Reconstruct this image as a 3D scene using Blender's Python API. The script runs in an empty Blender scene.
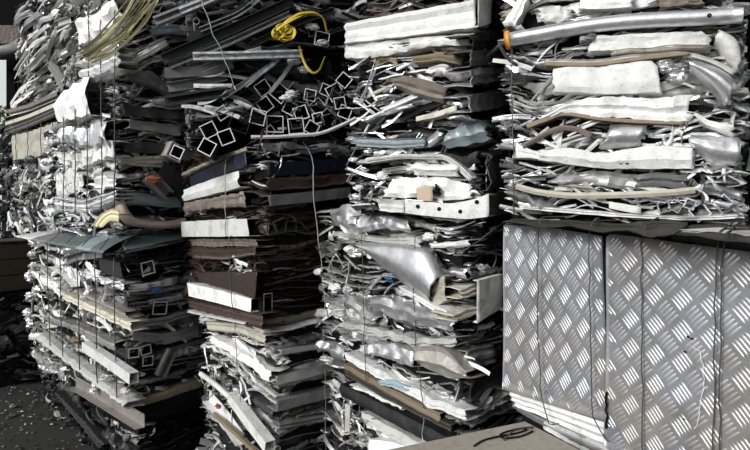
import bpy, math, random
import numpy as np
from mathutils import Vector

R = random.Random(11)
F, HX, HY = 583.0, 375.0, 200.0      # focal length in pixels, principal column, horizon row
K = 0.74                              # plan units to metres
HC = 2.3 * K                          # camera height above the floor
CAM = np.array([0.0, 0.0, HC])
COL = bpy.context.scene.collection

# ------------------------------------------------------------------ materials
def material(name, col, metal=0.0, rough=0.5, dirt=0.25, dirtcol=(0.05, 0.045, 0.04), vary=0.3, bump=0.15, scale=9.0, foil=0.22):
    m = bpy.data.materials.new(name)
    q_ = min(1.0, 0.7 * (sum(col) / 3) / (sum(dirtcol) / 3)); dirtcol = tuple(c * q_ for c in dirtcol)
    m.use_nodes = True
    nt = m.node_tree
    N, L = nt.nodes, nt.links
    p = N['Principled BSDF']
    p.inputs['Metallic'].default_value = metal
    if sum(col) < .15: p.inputs['Specular IOR Level'].default_value = .08 if rough > .7 or sum(col) < .04 else .3
    tc = N.new('ShaderNodeTexCoord')
    oi = N.new('ShaderNodeObjectInfo')
    n1 = N.new('ShaderNodeTexNoise'); n1.inputs['Scale'].default_value = scale
    n1.inputs['Detail'].default_value = 6; n1.inputs['Roughness'].default_value = 0.7
    L.new(tc.outputs['Object'], n1.inputs['Vector'])
    r1 = N.new('ShaderNodeValToRGB')
    r1.color_ramp.elements[0].position = 0.62 - 0.35 * dirt; r1.color_ramp.elements[0].color = (0, 0, 0, 1)
    r1.color_ramp.elements[1].position = 0.86 - 0.35 * dirt; r1.color_ramp.elements[1].color = (1, 1, 1, 1)
    L.new(n1.outputs['Fac'], r1.inputs['Fac'])
    n2 = N.new('ShaderNodeTexNoise'); n2.inputs['Scale'].default_value = scale * 6
    n2.inputs['Detail'].default_value = 3
    L.new(tc.outputs['Object'], n2.inputs['Vector'])
    mr = N.new('ShaderNodeMapRange')
    mr.inputs['To Min'].default_value = 1 - vary; mr.inputs['To Max'].default_value = 1 + vary * 0.6
    L.new(oi.outputs['Random'], mr.inputs['Value'])
    hsv = N.new('ShaderNodeHueSaturation'); hsv.inputs['Color'].default_value = (*col, 1)
    L.new(mr.outputs['Result'], hsv.inputs['Value'])
    sc = N.new('ShaderNodeMath'); sc.operation = 'MULTIPLY'; sc.inputs[1].default_value = min(0.9, dirt * 2)
    L.new(r1.outputs['Color'], sc.inputs[0])
    mx = N.new('ShaderNodeMix'); mx.data_type = 'RGBA'
    L.new(sc.outputs[0], mx.inputs['Factor']); L.new(hsv.outputs['Color'], mx.inputs['A'])
    mx.inputs['B'].default_value = (*dirtcol, 1)
    n3 = N.new('ShaderNodeTexNoise'); n3.inputs['Scale'].default_value = 70; n3.inputs['Detail'].default_value = 5; n3.inputs['Roughness'].default_value = .75
    mp = N.new('ShaderNodeMapping'); mp.inputs['Scale'].default_value = (1, 1, 2.2)
    L.new(tc.outputs['Object'], mp.inputs['Vector']); L.new(mp.outputs['Vector'], n3.inputs['Vector'])
    r3 = N.new('ShaderNodeMapRange'); r3.inputs['From Min'].default_value = .56; r3.inputs['From Max'].default_value = .72
    r3.inputs['To Max'].default_value = min(.75, dirt * 2.2)
    L.new(n3.outputs['Fac'], r3.inputs['Value'])
    mx2 = N.new('ShaderNodeMix'); mx2.data_type = 'RGBA'
    L.new(r3.outputs['Result'], mx2.inputs['Factor']); L.new(mx.outputs['Result'], mx2.inputs['A'])
    mx2.inputs['B'].default_value = (*dirtcol, 1)
    L.new(mx2.outputs['Result'], p.inputs['Base Color'])
    rr = N.new('ShaderNodeMapRange'); rr.inputs['To Min'].default_value = rough - 0.12; rr.inputs['To Max'].default_value = min(1, rough + 0.2)
    L.new(n2.outputs['Fac'], rr.inputs['Value']); L.new(rr.outputs['Result'], p.inputs['Roughness'])
    b = N.new('ShaderNodeBump'); b.inputs['Strength'].default_value = bump; b.inputs['Distance'].default_value = 0.004
    L.new(n2.outputs['Fac'], b.inputs['Height'])
    if foil:
        vo = N.new('ShaderNodeTexVoronoi'); vo.inputs['Scale'].default_value = 26; vo.inputs['Randomness'].default_value = 1
        wv = N.new('ShaderNodeVectorMath'); wv.operation = 'MULTIPLY_ADD'; wv.inputs[1].default_value = (.06, .06, .06)
        L.new(n1.outputs['Color'], wv.inputs[0]); L.new(tc.outputs['Object'], wv.inputs[2]); L.new(wv.outputs[0], vo.inputs['Vector'])
        b2 = N.new('ShaderNodeBump'); b2.inputs['Strength'].default_value = foil; b2.inputs['Distance'].default_value = 0.012
        L.new(vo.outputs['Distance'], b2.inputs['Height']); L.new(b.outputs['Normal'], b2.inputs['Normal'])
        L.new(b2.outputs['Normal'], p.inputs['Normal'])
    else:
        L.new(b.outputs['Normal'], p.inputs['Normal'])
    return m

M = {}
M['white'] = material('white_paint', (0.80, 0.80, 0.785), 0, 0.4, 0.28, vary=.2)
M['offwhite'] = material('off_white_paint', (0.60, 0.60, 0.575), 0, 0.45, 0.3)
M['cream'] = material('cream_paint', (0.50, 0.47, 0.39), 0, 0.5, 0.3)
M['alu'] = material('bare_aluminium', (0.72, 0.72, 0.73), 0.85, 0.36, 0.25, vary=0.35)
M['bright'] = material('bright_aluminium', (0.84, 0.84, 0.86), 0.8, 0.28, 0.12, vary=0.15)
M['mill'] = material('grey_mill_aluminium', (0.34, 0.34, 0.34), 0.5, 0.45, 0.3, vary=0.4)
M['grey'] = material('grey_paint', (0.19, 0.19, 0.187), 0.1, 0.5, 0.3, vary=0.45)
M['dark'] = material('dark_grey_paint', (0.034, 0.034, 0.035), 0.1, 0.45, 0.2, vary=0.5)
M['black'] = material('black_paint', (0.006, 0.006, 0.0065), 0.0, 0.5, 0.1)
M['brown'] = material('brown_paint', (0.055, 0.036, 0.030), 0.0, 0.4, 0.2, vary=0.35)
M['taupe'] = material('taupe_paint', (0.17, 0.142, 0.118), 0.0, 0.5, 0.3, vary=0.3)
M['dull'] = material('dull_stained_metal', (0.45, 0.42, 0.385), 0.6, 0.42, 0.3, vary=.2)
M['cut'] = material('bright_cut_metal', (0.92, 0.92, 0.92), 0.0, 0.4, 0.05, vary=.05, foil=0)
M['umber'] = material('dark_umber_sheet', (0.036, 0.032, 0.027), 0.0, 0.5, 0.3, vary=.15)
M['smoothalu'] = material('smooth_bare_aluminium', (0.74, 0.74, 0.75), 0.85, 0.34, 0.2, vary=0.1, foil=0.04)
M['polish'] = material('worn_bright_tread', (0.62, 0.62, 0.64), 0.7, 0.46, 0.35, dirtcol=(0.25, 0.23, 0.2), vary=0.05, scale=4, foil=0)
M['pinkish'] = material('pinkish_beige_plastic', (0.42, 0.34, 0.30), 0, .4, .15, vary=.1, foil=0)
M['navy'] = material('navy_paint', (0.012, 0.016, 0.028), 0.0, 0.35, 0.15)
M['tan'] = material('tan_edge', (0.22, 0.178, 0.115), 0.0, 0.6, 0.25, vary=0.2)
M['bluegrey'] = material('blue_grey_paint', (0.27, 0.32, 0.34), 0.3, 0.42, 0.2, vary=0.15)
M['teal'] = material('grey_teal_paint', (0.12, 0.16, 0.155), 0.3, 0.4, 0.25, vary=0.2)
M['yellow'] = material('yellow_plastic', (0.62, 0.46, 0.03), 0.0, 0.4, 0.1, vary=0.15, foil=0)
M['straw'] = material('yellowed_strip', (0.66, 0.60, 0.34), 0.0, 0.45, 0.2, vary=0.6)
M['orange'] = material('orange_plastic', (0.80, 0.30, 0.02), 0.0, 0.4, 0.05, vary=0.05, foil=0)
M['rust'] = material('rust_red', (0.30, 0.09, 0.04), 0.0, 0.7, 0.2)
M['peach'] = material('peach_paper', (0.60, 0.46, 0.35), 0.0, 0.7, 0.1, foil=0)
M['sky'] = material('pale_blue_film', (0.30, 0.40, 0.44), 0.0, 0.5, 0.1, foil=0)
M['blue'] = material('blue_plastic', (0.04, 0.13, 0.28), 0.0, 0.4, 0.1, foil=0)
M['wire'] = material('dull_wire', (0.07, 0.068, 0.065), 0.4, 0.5, 0.2, bump=0, foil=0)
M['palewire'] = material('galvanised_wire', (0.42, 0.42, 0.42), 0.5, 0.4, 0.1, bump=0, foil=0)
def splash(m):
    # pale tan mud splashed along the foot of the plates
    nt = m.node_tree; N, L = nt.nodes, nt.links; p = N['Principled BSDF']
    src = p.inputs['Base Color'].links[0].from_socket
    tc = N.new('ShaderNodeTexCoord'); sx = N.new('ShaderNodeSeparateXYZ'); L.new(tc.outputs['Object'], sx.inputs[0])
    nz = N.new('ShaderNodeTexNoise'); nz.inputs['Scale'].default_value = 7; nz.inputs['Detail'].default_value = 6; L.new(tc.outputs['Object'], nz.inputs['Vector'])
    a = N.new('ShaderNodeMapRange'); a.inputs['From Min'].default_value = .46; a.inputs['From Max'].default_value = .05; L.new(sx.outputs['Z'], a.inputs['Value'])
    b = N.new('ShaderNodeMapRange'); b.inputs['From Min'].default_value = .38; b.inputs['From Max'].default_value = .5; L.new(nz.outputs['Fac'], b.inputs['Value'])
    c = N.new('ShaderNodeMath'); c.operation = 'MULTIPLY'; L.new(a.outputs['Result'], c.inputs[0]); L.new(b.outputs['Result'], c.inputs[1])
    d = N.new('ShaderNodeMath'); d.operation = 'MULTIPLY'; d.inputs[1].default_value = .92; L.new(c.outputs[0], d.inputs[0])
    mx = N.new('ShaderNodeMix'); mx.data_type = 'RGBA'; L.new(d.outputs[0], mx.inputs['Factor']); L.new(src, mx.inputs['A']); mx.inputs['B'].default_value = (.42, .385, .335, 1)
    L.new(mx.outputs['Result'], p.inputs['Base Color'])
M['core'] = material('compressed_scrap_shade', (0.012, 0.012, 0.012), 0.1, 0.6, 0.3, bump=0.8, scale=20)  # near black so the gaps between pieces read as shaded
M['plate'] = material('tread_plate_aluminium', (0.33, 0.345, 0.38), 0.6, 0.42, 0.42, dirtcol=(0.20, 0.18, 0.15), vary=0.05, scale=4, foil=0)
splash(M['plate']); splash(M['polish'])
M['board'] = material('weathered_board', (0.36, 0.32, 0.27), 0.0, 0.75, 0.35, dirtcol=(0.14, 0.12, 0.1), vary=0.05, scale=14, bump=0.3, foil=0)
M['timber'] = material('old_timber', (0.085, 0.06, 0.038), 0.0, 0.75, 0.3, vary=0.2, foil=0)
M['concrete'] = material('dusty_concrete', (0.045, 0.045, 0.043), 0.0, 0.8, 0.4, scale=6, bump=0.5, vary=0, foil=0)
M['shed'] = material('cladding_and_shade_black', (0.004, 0.004, 0.0042), 0.0, 0.9, 0.2, vary=0, foil=0)  # for the cladding, and for the backlit shade painted on the post
M['leafgreen'] = material('leaf_green', (0.30, 0.36, 0.10), 0.0, 0.6, 0.1, vary=0.4, foil=0)

# ------------------------------------------------------------------ low-level mesh
def link_mesh(name, V, faces, mats, parent=None, smooth=False, thick=0.0, fmat=None, label=None):
    me = bpy.data.meshes.new(name)
    me.from_pydata([tuple(map(float, v)) for v in V], [], [tuple(f) for f in faces])
    for m in (mats if isinstance(mats, (list, tuple)) else [mats]):
        me.materials.append(M[m])
    if fmat is not None:
        me.polygons.foreach_set('material_index', fmat)
    if smooth:
        me.polygons.foreach_set('use_smooth', [True] * len(me.polygons))
        if smooth == 'crease': me.set_sharp_from_angle(angle=math.radians(24))
    me.update()
    o = bpy.data.objects.new(name, me)
    COL.objects.link(o)
    if parent is not None:
        o.parent = parent
    if thick:
        s = o.modifiers.new('thickness', 'SOLIDIFY'); s.thickness = thick; s.offset = 0
    if label:
        o['label'] = label
    return o

def tag(o, label, cat, group=None, kind=None):
    o['label'] = label
    o['category'] = cat
    if group: o['group'] = group
    if kind: o['kind'] = kind
    return o

def tri(x):
    return 4 * np.abs((x % 1.0) - 0.5) - 1

def crumple_field(a, b, rng, amp, lam=(0.03, 0.16), n=4):
    d = np.zeros_like(a)
    for _ in range(n):
        l = math.exp(rng.uniform(math.log(lam[0]), math.log(lam[1])))
        th = rng.uniform(0, math.pi)
        d += amp * (l / lam[1]) ** 0.6 * tri((a * math.cos(th) + b * math.sin(th)) / l + rng.random())
    return d

def grid_faces(nu, nv, wrap=False):
    f = []
    for i in range(nu - 1):
        for j in range(nv - 1 if not wrap else nv):
            j2 = (j + 1) % nv
            f.append((i * nv + j, (i + 1) * nv + j, (i + 1) * nv + j2, i * nv + j2))
    return f

def resample(P, n):
    P = np.asarray(P, float)
    d = np.r_[0, np.cumsum(np.linalg.norm(np.diff(P, axis=0), axis=1))]
    if d[-1] == 0: d[-1] = 1e-6
    t = np.linspace(0, d[-1], n)
    return np.stack([np.interp(t, d, P[:, k]) for k in range(P.shape[1])], 1)

def smooth_path(P, n):
    Q = resample(P, n)
    w = max(1, n // 10)
    for _ in range(w):
        Q[1:-1] = 0.25 * Q[:-2] + 0.5 * Q[1:-1] + 0.25 * Q[2:]
    return Q

SECT = {}
def section(kind, w, h):
    if kind == 'sq':
        return [(-w/2, -h/2), (w/2, -h/2), (w/2, h/2), (-w/2, h/2)], True
    if kind == 'round':
        return [(w/2 * math.cos(a), h/2 * math.sin(a)) for a in np.linspace(0, 2*math.pi, 14, endpoint=False)], True
    if kind == 'U':
        return [(w/2, h/2), (-w/2, h/2), (-w/2, -h/2), (w/2, -h/2)], False
    if kind == 'C':
        return [(w*.5, h*.25), (w*.5, h*.5), (-w/2, h/2), (-w/2, -h/2), (w*.5, -h*.5), (w*.5, -h*.25)], False
    if kind == 'L':
        return [(w/2, h/2), (-w/2, h/2), (-w/2, -h/2)], False
    if kind == 'Z':
        return [(w/2, h/2), (0, h/2), (0, -h/2), (-w/2, -h/2)], False
    if kind == 'flat':
        return [(0, h/2), (0.15*w, 0), (0, -h/2)], False
    if kind == 'tee':
        return [(w/2, 0), (0, 0), (0, h/2), (-w*.2, h/2), (-w*.2, -h/2), (0, -h/2)], False

def sweep(path, sec, closed, ref, wall=0.003, twist=0.0, rng=None, dent=0.0):
    """hollow tube (closed) or open profile along a 3-D path; returns verts, faces, material index (1 = cut end)"""
    path = np.asarray(path, float)
    n = len(path)
    T = np.gradient(path, axis=0)
    T /= np.linalg.norm(T, axis=1)[:, None] + 1e-9
    ref = np.asarray(ref, float)
    V, F_, MI = [], [], []
    sec = np.asarray(sec, float)
    loops = [sec]
    if closed:
        ext = np.abs(sec).max(0)
        loops.append(sec * (1 - wall / np.maximum(ext, 1e-4)))
    m = len(sec)
    ph = rng.random() if rng else 0
    for li, lp in enumerate(loops):
        for i in range(n):
            Nn = ref - T[i] * (ref @ T[i]); Nn /= np.linalg.norm(Nn) + 1e-9
            B = np.cross(T[i], Nn)
            a = twist * i / max(1, n - 1)
            ca, sa = math.cos(a), math.sin(a)
            q = 1 - dent * (0.5 + 0.5 * tri(np.array(i / max(1, n - 1) * 2.3 + ph)))
            for x, y in lp:
                x2, y2 = x * q, y / max(q, .6) if dent else y
                V.append(path[i] + Nn * (x2 * ca - y2 * sa) + B * (x2 * sa + y2 * ca))
    for li in range(len(loops)):
        o = li * n * m
        f = grid_faces(n, m, closed)
        for q in f:
            q = [o + k for k in q]
            F_.append(q[::-1] if li else q); MI.append(0)
    if closed:
        for i in (0, n - 1):
            for j in range(m):
                j2 = (j + 1) % m
                a, b = i * m + j, i * m + j2
                q = (a, b, b + n * m, a + n * m)
                F_.append(q if i else q[::-1]); MI.append(1)
    return V, F_, MI

# ------------------------------------------------------------------ bales
class Bale:
    def __init__(s, name, label, C, ang, Lu, Lv, z0, z1, group, cat='bale', seed=1):
        a = math.radians(ang)
        s.u = np.array([-math.sin(a), math.cos(a), 0]); s.v = np.array([math.cos(a), math.sin(a), 0])
        s.C = np.array([C[0] * K, C[1] * K, 0])
        s.Lu, s.Lv = Lu * K, Lv * K
        s.z0, s.z1 = z0 * K + HC, z1 * K + HC
        s.rng = random.Random(seed)
        base = s.C + s.u * s.Lu / 2 + s.v * s.Lv / 2 + np.array([0, 0, s.z0])
        s.root = bpy.data.objects.new(name, None); COL.objects.link(s.root)
        s.root.location = base; s.root.empty_display_size = 0.2
        s.base = base
        tag(s.root, label, cat, group)
        up = np.array([0, 0, 1.0])
        s.fr = {'L': (s.C, s.u, -s.v, up), 'R': (s.C, s.v, -s.u, up),
                'T': (s.C + up * s.z1, s.u, up, s.v)}
        s.warp = [(s.rng.uniform(-1, 1) * 0.014, s.rng.uniform(0.25, 0.7), s.rng.random()) for _ in range(3)]
        s.tilt = {'L': 0.0, 'R': 0.0}
        s.count = {}
    def W(s, f, P):
        O, es, en, ez = s.fr[f]
        P = np.asarray(P, float).reshape(-1, 3)
        return O + P[:, :1] * es + P[:, 1:2] * en + P[:, 2:3] * ez - s.base
    def px(s, f, x, y, n=0.0):
        O, es, en, ez = s.fr[f]
        d = np.array([(x - HX) / F, 1.0, -(y - HY) / F])
        t = ((O + en * n - CAM) @ en) / (d @ en)
        p = CAM + d * t - O
        return float(p @ es), float(p @ ez)
    def wz(s, a):
        return sum(A * math.sin(2 * math.pi * (a / l + p)) for A, l, p in s.warp)
    def add(s, name, f, P, faces, mats, thick=0.0022, smooth=False, label=None, fmat=None, parent=None):
        s.count[name] = s.count.get(name, 0) + 1
        return link_mesh(name, s.W(f, P), faces, mats, parent or s.root, smooth, thick, fmat, label)

    # -- packed inside of the bale, blackened to stand for shade in the gaps
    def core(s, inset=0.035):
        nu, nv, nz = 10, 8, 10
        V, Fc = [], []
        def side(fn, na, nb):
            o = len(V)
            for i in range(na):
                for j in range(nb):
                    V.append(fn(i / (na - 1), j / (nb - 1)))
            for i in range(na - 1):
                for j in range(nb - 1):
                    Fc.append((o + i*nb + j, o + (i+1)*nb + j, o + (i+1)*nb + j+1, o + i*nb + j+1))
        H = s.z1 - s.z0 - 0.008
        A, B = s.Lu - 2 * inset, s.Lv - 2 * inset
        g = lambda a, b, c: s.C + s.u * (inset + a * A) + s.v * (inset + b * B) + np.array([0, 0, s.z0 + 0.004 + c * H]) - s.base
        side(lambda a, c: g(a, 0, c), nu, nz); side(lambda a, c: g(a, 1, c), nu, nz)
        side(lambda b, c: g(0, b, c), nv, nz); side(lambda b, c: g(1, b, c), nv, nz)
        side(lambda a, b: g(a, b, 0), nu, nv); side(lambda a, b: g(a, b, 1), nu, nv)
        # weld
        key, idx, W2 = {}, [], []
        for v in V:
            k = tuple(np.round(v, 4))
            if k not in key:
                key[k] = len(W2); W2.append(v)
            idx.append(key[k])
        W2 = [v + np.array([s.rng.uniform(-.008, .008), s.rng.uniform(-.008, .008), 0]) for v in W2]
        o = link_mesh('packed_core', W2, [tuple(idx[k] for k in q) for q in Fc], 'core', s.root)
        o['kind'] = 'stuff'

    # -- folded or crumpled sheet along a path, cross-section prof [(n, z)]
    def sheet(s, f, path, prof, mat, name='folded_sheet', amp=0.005, lam=(0.016, 0.15), rag=0.007, thick=0.0022, smooth=False, label=None, scl=None, step=0.013):
        L = np.linalg.norm(np.diff(np.asarray(path, float), axis=0), axis=1).sum()
        nu = int(min(56, max(6, L / step)))
        Q = smooth_path(path, nu)
        pr = np.asarray(prof, float)
        seg = np.linalg.norm(np.diff(pr, axis=0), axis=1)
        out = [pr[0]]
        for k in range(len(seg)):
            m = int(min(4, max(1, round(seg[k] / 0.022))))
            for q in range(1, m + 1):
                out.append(pr[k] + (pr[k+1] - pr[k]) * q / m)
        pr = np.array(out)
        arc = np.r_[0, np.cumsum(np.linalg.norm(np.diff(pr, axis=0), axis=1))]
        nv = len(pr)
        a = np.repeat(np.linspace(0, L, nu)[:, None], nv, 1); b = np.repeat(arc[None], nu, 0)
        sc = np.ones(nu) if scl is None else np.interp(np.linspace(0, 1, nu), np.linspace(0, 1, len(scl)), scl)
        rg = s.rng
        P = np.zeros((nu, nv, 3))
        P[:, :, 0] = Q[:, :1] + crumple_field(a, b, rg, rag, lam)
        for end, sg in ((0, 1), (-1, -1)):
            P[end, :, 0] += np.array([sg * rg.uniform(-.012, .02) for _ in range(nv)])
        P[:, :, 1] = Q[:, 1:2] + pr[None, :, 0] + crumple_field(a, b, rg, amp, lam)
        P[:, :, 2] = Q[:, 2:3] + pr[None, :, 1] * sc[:, None] + crumple_field(a, b, rg, amp * 0.8, lam)
        return s.add(name, f, P.reshape(-1, 3), grid_faces(nu, nv), mat, thick, smooth or 'crease', label)

    # -- flat-ish panel given by the rows of its top and bottom edge in the picture
    def panel(s, f, top, bot, mat, name='folded_panel', n=0.02, depth=0.10, amp=0.003, bulge=0.0, rows=5, fold=0.007, label=None, smooth=False, thick=0.0025, lam=(0.025, 0.22), tilt=0.0, parent=None):
        A = np.array([s.px(f, x, y, n) for x, y in top]); B = np.array([s.px(f, x, y, n) for x, y in bot])
        L = max(np.linalg.norm(np.diff(A, axis=0), axis=1).sum(), np.linalg.norm(np.diff(B, axis=0), axis=1).sum())
        nu = int(min(60, max(6, L / 0.013)))
        A, B = smooth_path(A, nu), smooth_path(B, nu)
        fr = np.linspace(0, 1, rows + 1)
        R_ = []
        if depth:
            R_ += [(A, n - depth), (A, n - depth * .5)]
        for t in fr:
            R_.append((A + (B - A) * t, n + bulge * math.sin(math.pi * t) + tilt * (t - .5) + (s.rng.uniform(-fold, fold) if not smooth and amp > .0012 else 0)))
        if depth:
            R_ += [(B, n - depth * .5), (B, n - depth)]
        nv = len(R_)
        P = np.zeros((nu, nv, 3))
        for j, (E, nn) in enumerate(R_):
            P[:, j, 0] = E[:, 0]; P[:, j, 1] = nn; P[:, j, 2] = E[:, 1]
        a = P[:, :, 0].copy(); b = P[:, :, 2] + P[:, :, 1]
        cf = crumple_field(a, b, s.rng, amp, lam)
        P[:, :, 1] += cf
        P[:, :, 2] += crumple_field(a, b, s.rng, amp * .6, lam)
        P[:, :, 0] += crumple_field(a, b, s.rng, amp * .6, lam)
        if amp > .0012:
            for end, sg in ((0, 1), (-1, -1)):
                P[end, :, 0] += np.array([s.rng.uniform(-1, 1) * min(.012, amp * 2.2) for _ in range(nv)])
        return s.add(name, f, P.reshape(-1, 3), grid_faces(nu, nv), mat, thick, smooth or 'crease', label, parent=parent)

    # -- bar / tube / pipe following picture points on a face
    def bar(s, f, pts, w, h, mat, kind='sq', name='bar', n=0.02, label=None, smooth=False, twist=0.0, wall=0.003, dent=0.0, ns=None, cut=None):
        P = []
        for k, (x, y) in enumerate(pts):
            nn = n if ns is None else ns[k]
            a, z = s.px(f, x, y, nn)
            P.append((a, nn, z))
        return s.barp(f, P, w, h, mat, kind, name, label, smooth, twist, wall, dent, cut=cut)
    def barp(s, f, P, w, h, mat, kind='sq', name='bar', label=None, smooth=False, twist=0.0, wall=0.003, dent=0.0, ref=(0, 1, 0), cut=None, thick=0.003):
        L = np.linalg.norm(np.diff(np.asarray(P, float), axis=0), axis=1).sum()
        Q = smooth_path(P, int(min(40, max(4, L / 0.03)))) if len(P) > 2 or dent else resample(P, 4)
        sec, cl = section(kind, w, h)
        V, Fc, MI = sweep(Q, sec, cl, ref, wall, twist, s.rng, dent)
        return s.add(name, f, V, Fc, [mat, cut or mat], 0 if cl else thick, smooth, label, MI)
    # -- tube whose cut end looks out of the face
    def end(s, f, x, y, size, rot, mat, cut='bright', kind='sq', length=0.5, out=0.01, h=None, name='square_tube', slope=(0, 0), wall=0.0035):
        a, z = s.px(f, x, y, out)
        return s.endp(f, a, z, size, rot, mat, cut, kind, length, out, h, name, slope, wall)
    def endp(s, f, a, z, size, rot, mat, cut='bright', kind='sq', length=0.5, out=0.01, h=None, name='square_tube', slope=(0, 0), wall=0.0035):
        sec, cl = section(kind, size, h or size)
        r = math.radians(rot)
        ref = (math.cos(r), 0, math.sin(r))
        P = [(a, out, z), (a + slope[0] * length * .5, out - length * .5, z + slope[1] * length * .5), (a + slope[0] * length, out - length, z + slope[1] * length)]
        V, Fc, MI = sweep(P, sec, cl, ref, wall)
        return s.add(name, f, V, Fc, [mat, cut], 0 if cl else 0.0035, False, None, MI)
    # -- crumpled lump
    def lump(s, f, a, n, z, r, mat, name='crushed_lump', squash=0.6):
        nu, nv = 9, 10
        th = np.linspace(0.05, math.pi - 0.05, nu)[:, None]; ph = np.linspace(0, 2 * math.pi, nv, endpoint=False)[None]
        D = np.stack([np.sin(th) * np.cos(ph), np.sin(th) * np.sin(ph), np.cos(th) * np.ones_like(ph)], 2)
        q = r * (1 + 0.35 * np.array([[s.rng.uniform(-1, 1) for _ in range(nv)] for _ in range(nu)]))
        P = D * q[:, :, None] * np.array([1.3, 0.8, squash]) + np.array([a, n, z])
        fc = grid_faces(nu, nv, True) + [tuple(range(nv))[::-1], tuple((nu - 1) * nv + j for j in range(nv))]
        return s.add(name, f, P.reshape(-1, 3), fc, mat, 0)
    # -- curly offcut
    def ribbon(s, f, a, n, z, mat, L=0.15, w=0.012, name='curled_strip', ang=None):
        k = 9
        h = s.rng.uniform(0, 2 * math.pi) if ang is None else ang
        P = [np.array([a, n, z])]
        bend = s.rng.uniform(-0.22, 0.22)
        for i in range(k):
            h += bend * s.rng.uniform(0.2, 1)
            P.append(P[-1] + np.array([math.cos(h), s.rng.uniform(-.12, .12), math.sin(h) * .7]) * L / k)
        sec, cl = section('flat', w, w)
        V, Fc, MI = sweep(P, sec, cl, (0, 1, .3), twist=s.rng.uniform(-2, 2))
        return s.add(name, f, V, Fc, mat, 0.002)

    # -- baling wire over the face
    def wire(s, f, pts, mat='wire', r=0.0026, n=0.03, wrap=True, name='baling_wire', jig=0.004):
        P = []
        for x, y in pts:
            a, z = s.px(f, x, y, n); P.append((a, n, z))
        P = resample(P, max(6, len(pts) * 3))
        for i in range(1, len(P) - 1):
            P[i, 0] += s.rng.uniform(-jig, jig); P[i, 1] += s.rng.uniform(-.003, .006)
        if wrap:
            P = np.vstack([[P[0] + (0, -0.12, 0.006)], [P[0] + (0, -.015, .006)], P, [P[-1] + (0, -.015, -.004)], [P[-1] + (0, -.10, -.006)]])
        sec = [(r * math.cos(t), r * math.sin(t)) for t in np.linspace(0, 2 * math.pi, 6, endpoint=False)]
        V, Fc, MI = sweep(P, sec, True, (1, 0.1, 0.02), wall=r * .6)
        return s.add(name, f, V, Fc, mat, 0, True)
    def wires(s, f, xs, y0, y1, **k):
        for x in xs:
            s.wire(f, [(x, y0(x) if callable(y0) else y0), (x, y1(x) if callable(y1) else y1)], **k)

    # -- random layered filling of one face
    def fill(s, f, pal, pitch=0.030, seg=(0.18, 0.7), z0=None, z1=None, s0=0.0, s1=None, amp=0.006, kinds=None, skip=0.08, out=0.0, cap=98, shards=70):
        rg = s.rng
        Lf = s.Lu if f == 'L' else s.Lv
        s1 = Lf if s1 is None else s1
        z0 = s.z0 if z0 is None else z0; z1 = s.z1 if z1 is None else z1
        ms, ws = [p[0] for p in pal], [p[1] for p in pal]
        kd = kinds or {'lip': 3.2, 'edge': 4.5, 'groove': 3, 'roll': 1.2, 'zig': 2.6, 'flap': 2, 'bar': 1.3, 'lump': 0.5, 'ribbon': 1.2}
        kn, kw = list(kd), list(kd.values())
        z = z0 + pitch * .5
        while z < z1 - pitch * .3:
            a = s0 - rg.uniform(0, seg[0]) * .3
            a = max(a, s0 + rg.uniform(-.012, .01))
            ph = pitch * rg.uniform(.7, 1.5)
            while a < s1 - 0.03:
                L = rg.uniform(*seg)
                e = min(a + L, s1 + rg.uniform(-.02, .02))
                if e - a < .05: break
                if rg.random() < skip:
                    a = e - .02; continue
                k = rg.choices(kn, kw)[0]; m = rg.choices(ms, ws)[0]
                t = s.tilt[f] + rg.gauss(0, .055)
                nn = out + rg.uniform(-.045, .018)
                h = ph * rg.uniform(.35, 1.25)
                zc = z + rg.uniform(-.3, .3) * pitch
                K_ = 4
                path = []
                for i in range(K_ + 1):
                    x = a + (e - a) * i / K_
                    path.append((x, nn + rg.uniform(-.006, .006), zc + t * (x - (a + e) / 2) + s.wz(x) + rg.uniform(-.25, .25) * pitch * .5))
                d = rg.uniform(.05, .11); r = lambda q: rg.uniform(-q, q)
                sm = rg.random() < .25
                th = rg.choice([.0016, .002, .003, .004])
                am = amp * rg.uniform(.3, 1.4)
                name = {'lip': 'folded_sheet', 'flap': 'bent_flap', 'groove': 'open_channel', 'edge': 'sheet_edge', 'roll': 'rolled_edge', 'zig': 'crumpled_sheet', 'bar': 'scrap_bar', 'lump': 'crushed_lump', 'ribbon': 'curled_strip'}[k]
                if s.count.get(name, 0) >= cap:
                    a = e - .02; continue
                if k == 'lip':
                    s.sheet(f, path, [(-d, h/2 + r(.01)), (0, h/2), (.004, 0), (0, -h/2), (-d, -h/2 + r(.01))], m, name, am, thick=th, smooth=sm)
                elif k == 'edge':
                    s.sheet(f, path, [(-d, r(.012)), (-d/2, r(.008)), (r(.004), 0), (.006, r(.008))], m, name, am * .7, thick=th * 1.6, smooth=sm)
                elif k == 'groove':
                    s.sheet(f, path, [(r(.006), h/2), (-d, h/2 + r(.008)), (-d, -h/2 + r(.008)), (r(.006), -h/2)], m, name, am * .7, thick=th * 1.3)
                elif k == 'roll':
                    q = h * .45
                    s.sheet(f, path, [(-d, q)] + [(q * math.cos(w) - q * .3, q * math.sin(w)) for w in np.linspace(1.57, -1.9, 6)], m, name, am * .6, thick=th, smooth=True)
                elif k == 'zig':
                    s.sheet(f, path, [(-d, h*.6), (r(.006), h*.5), (-d*.6, h*.2), (r(.008), -h*.05), (-d*.6, -h*.3), (r(.006), -h*.55), (-d, -h*.6)], m, name, am * 1.3, thick=th)
                elif k == 'flap':
                    s.sheet(f, path, [(-d, h*.5 + r(.01)), (0, h*.5), (.014, h*.05), (.006 + r(.01), -h*.8)], m, name, am, thick=th, smooth=sm)
                elif k == 'bar':
                    w = min(h, .035) * rg.uniform(.7, 1.1)
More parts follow.
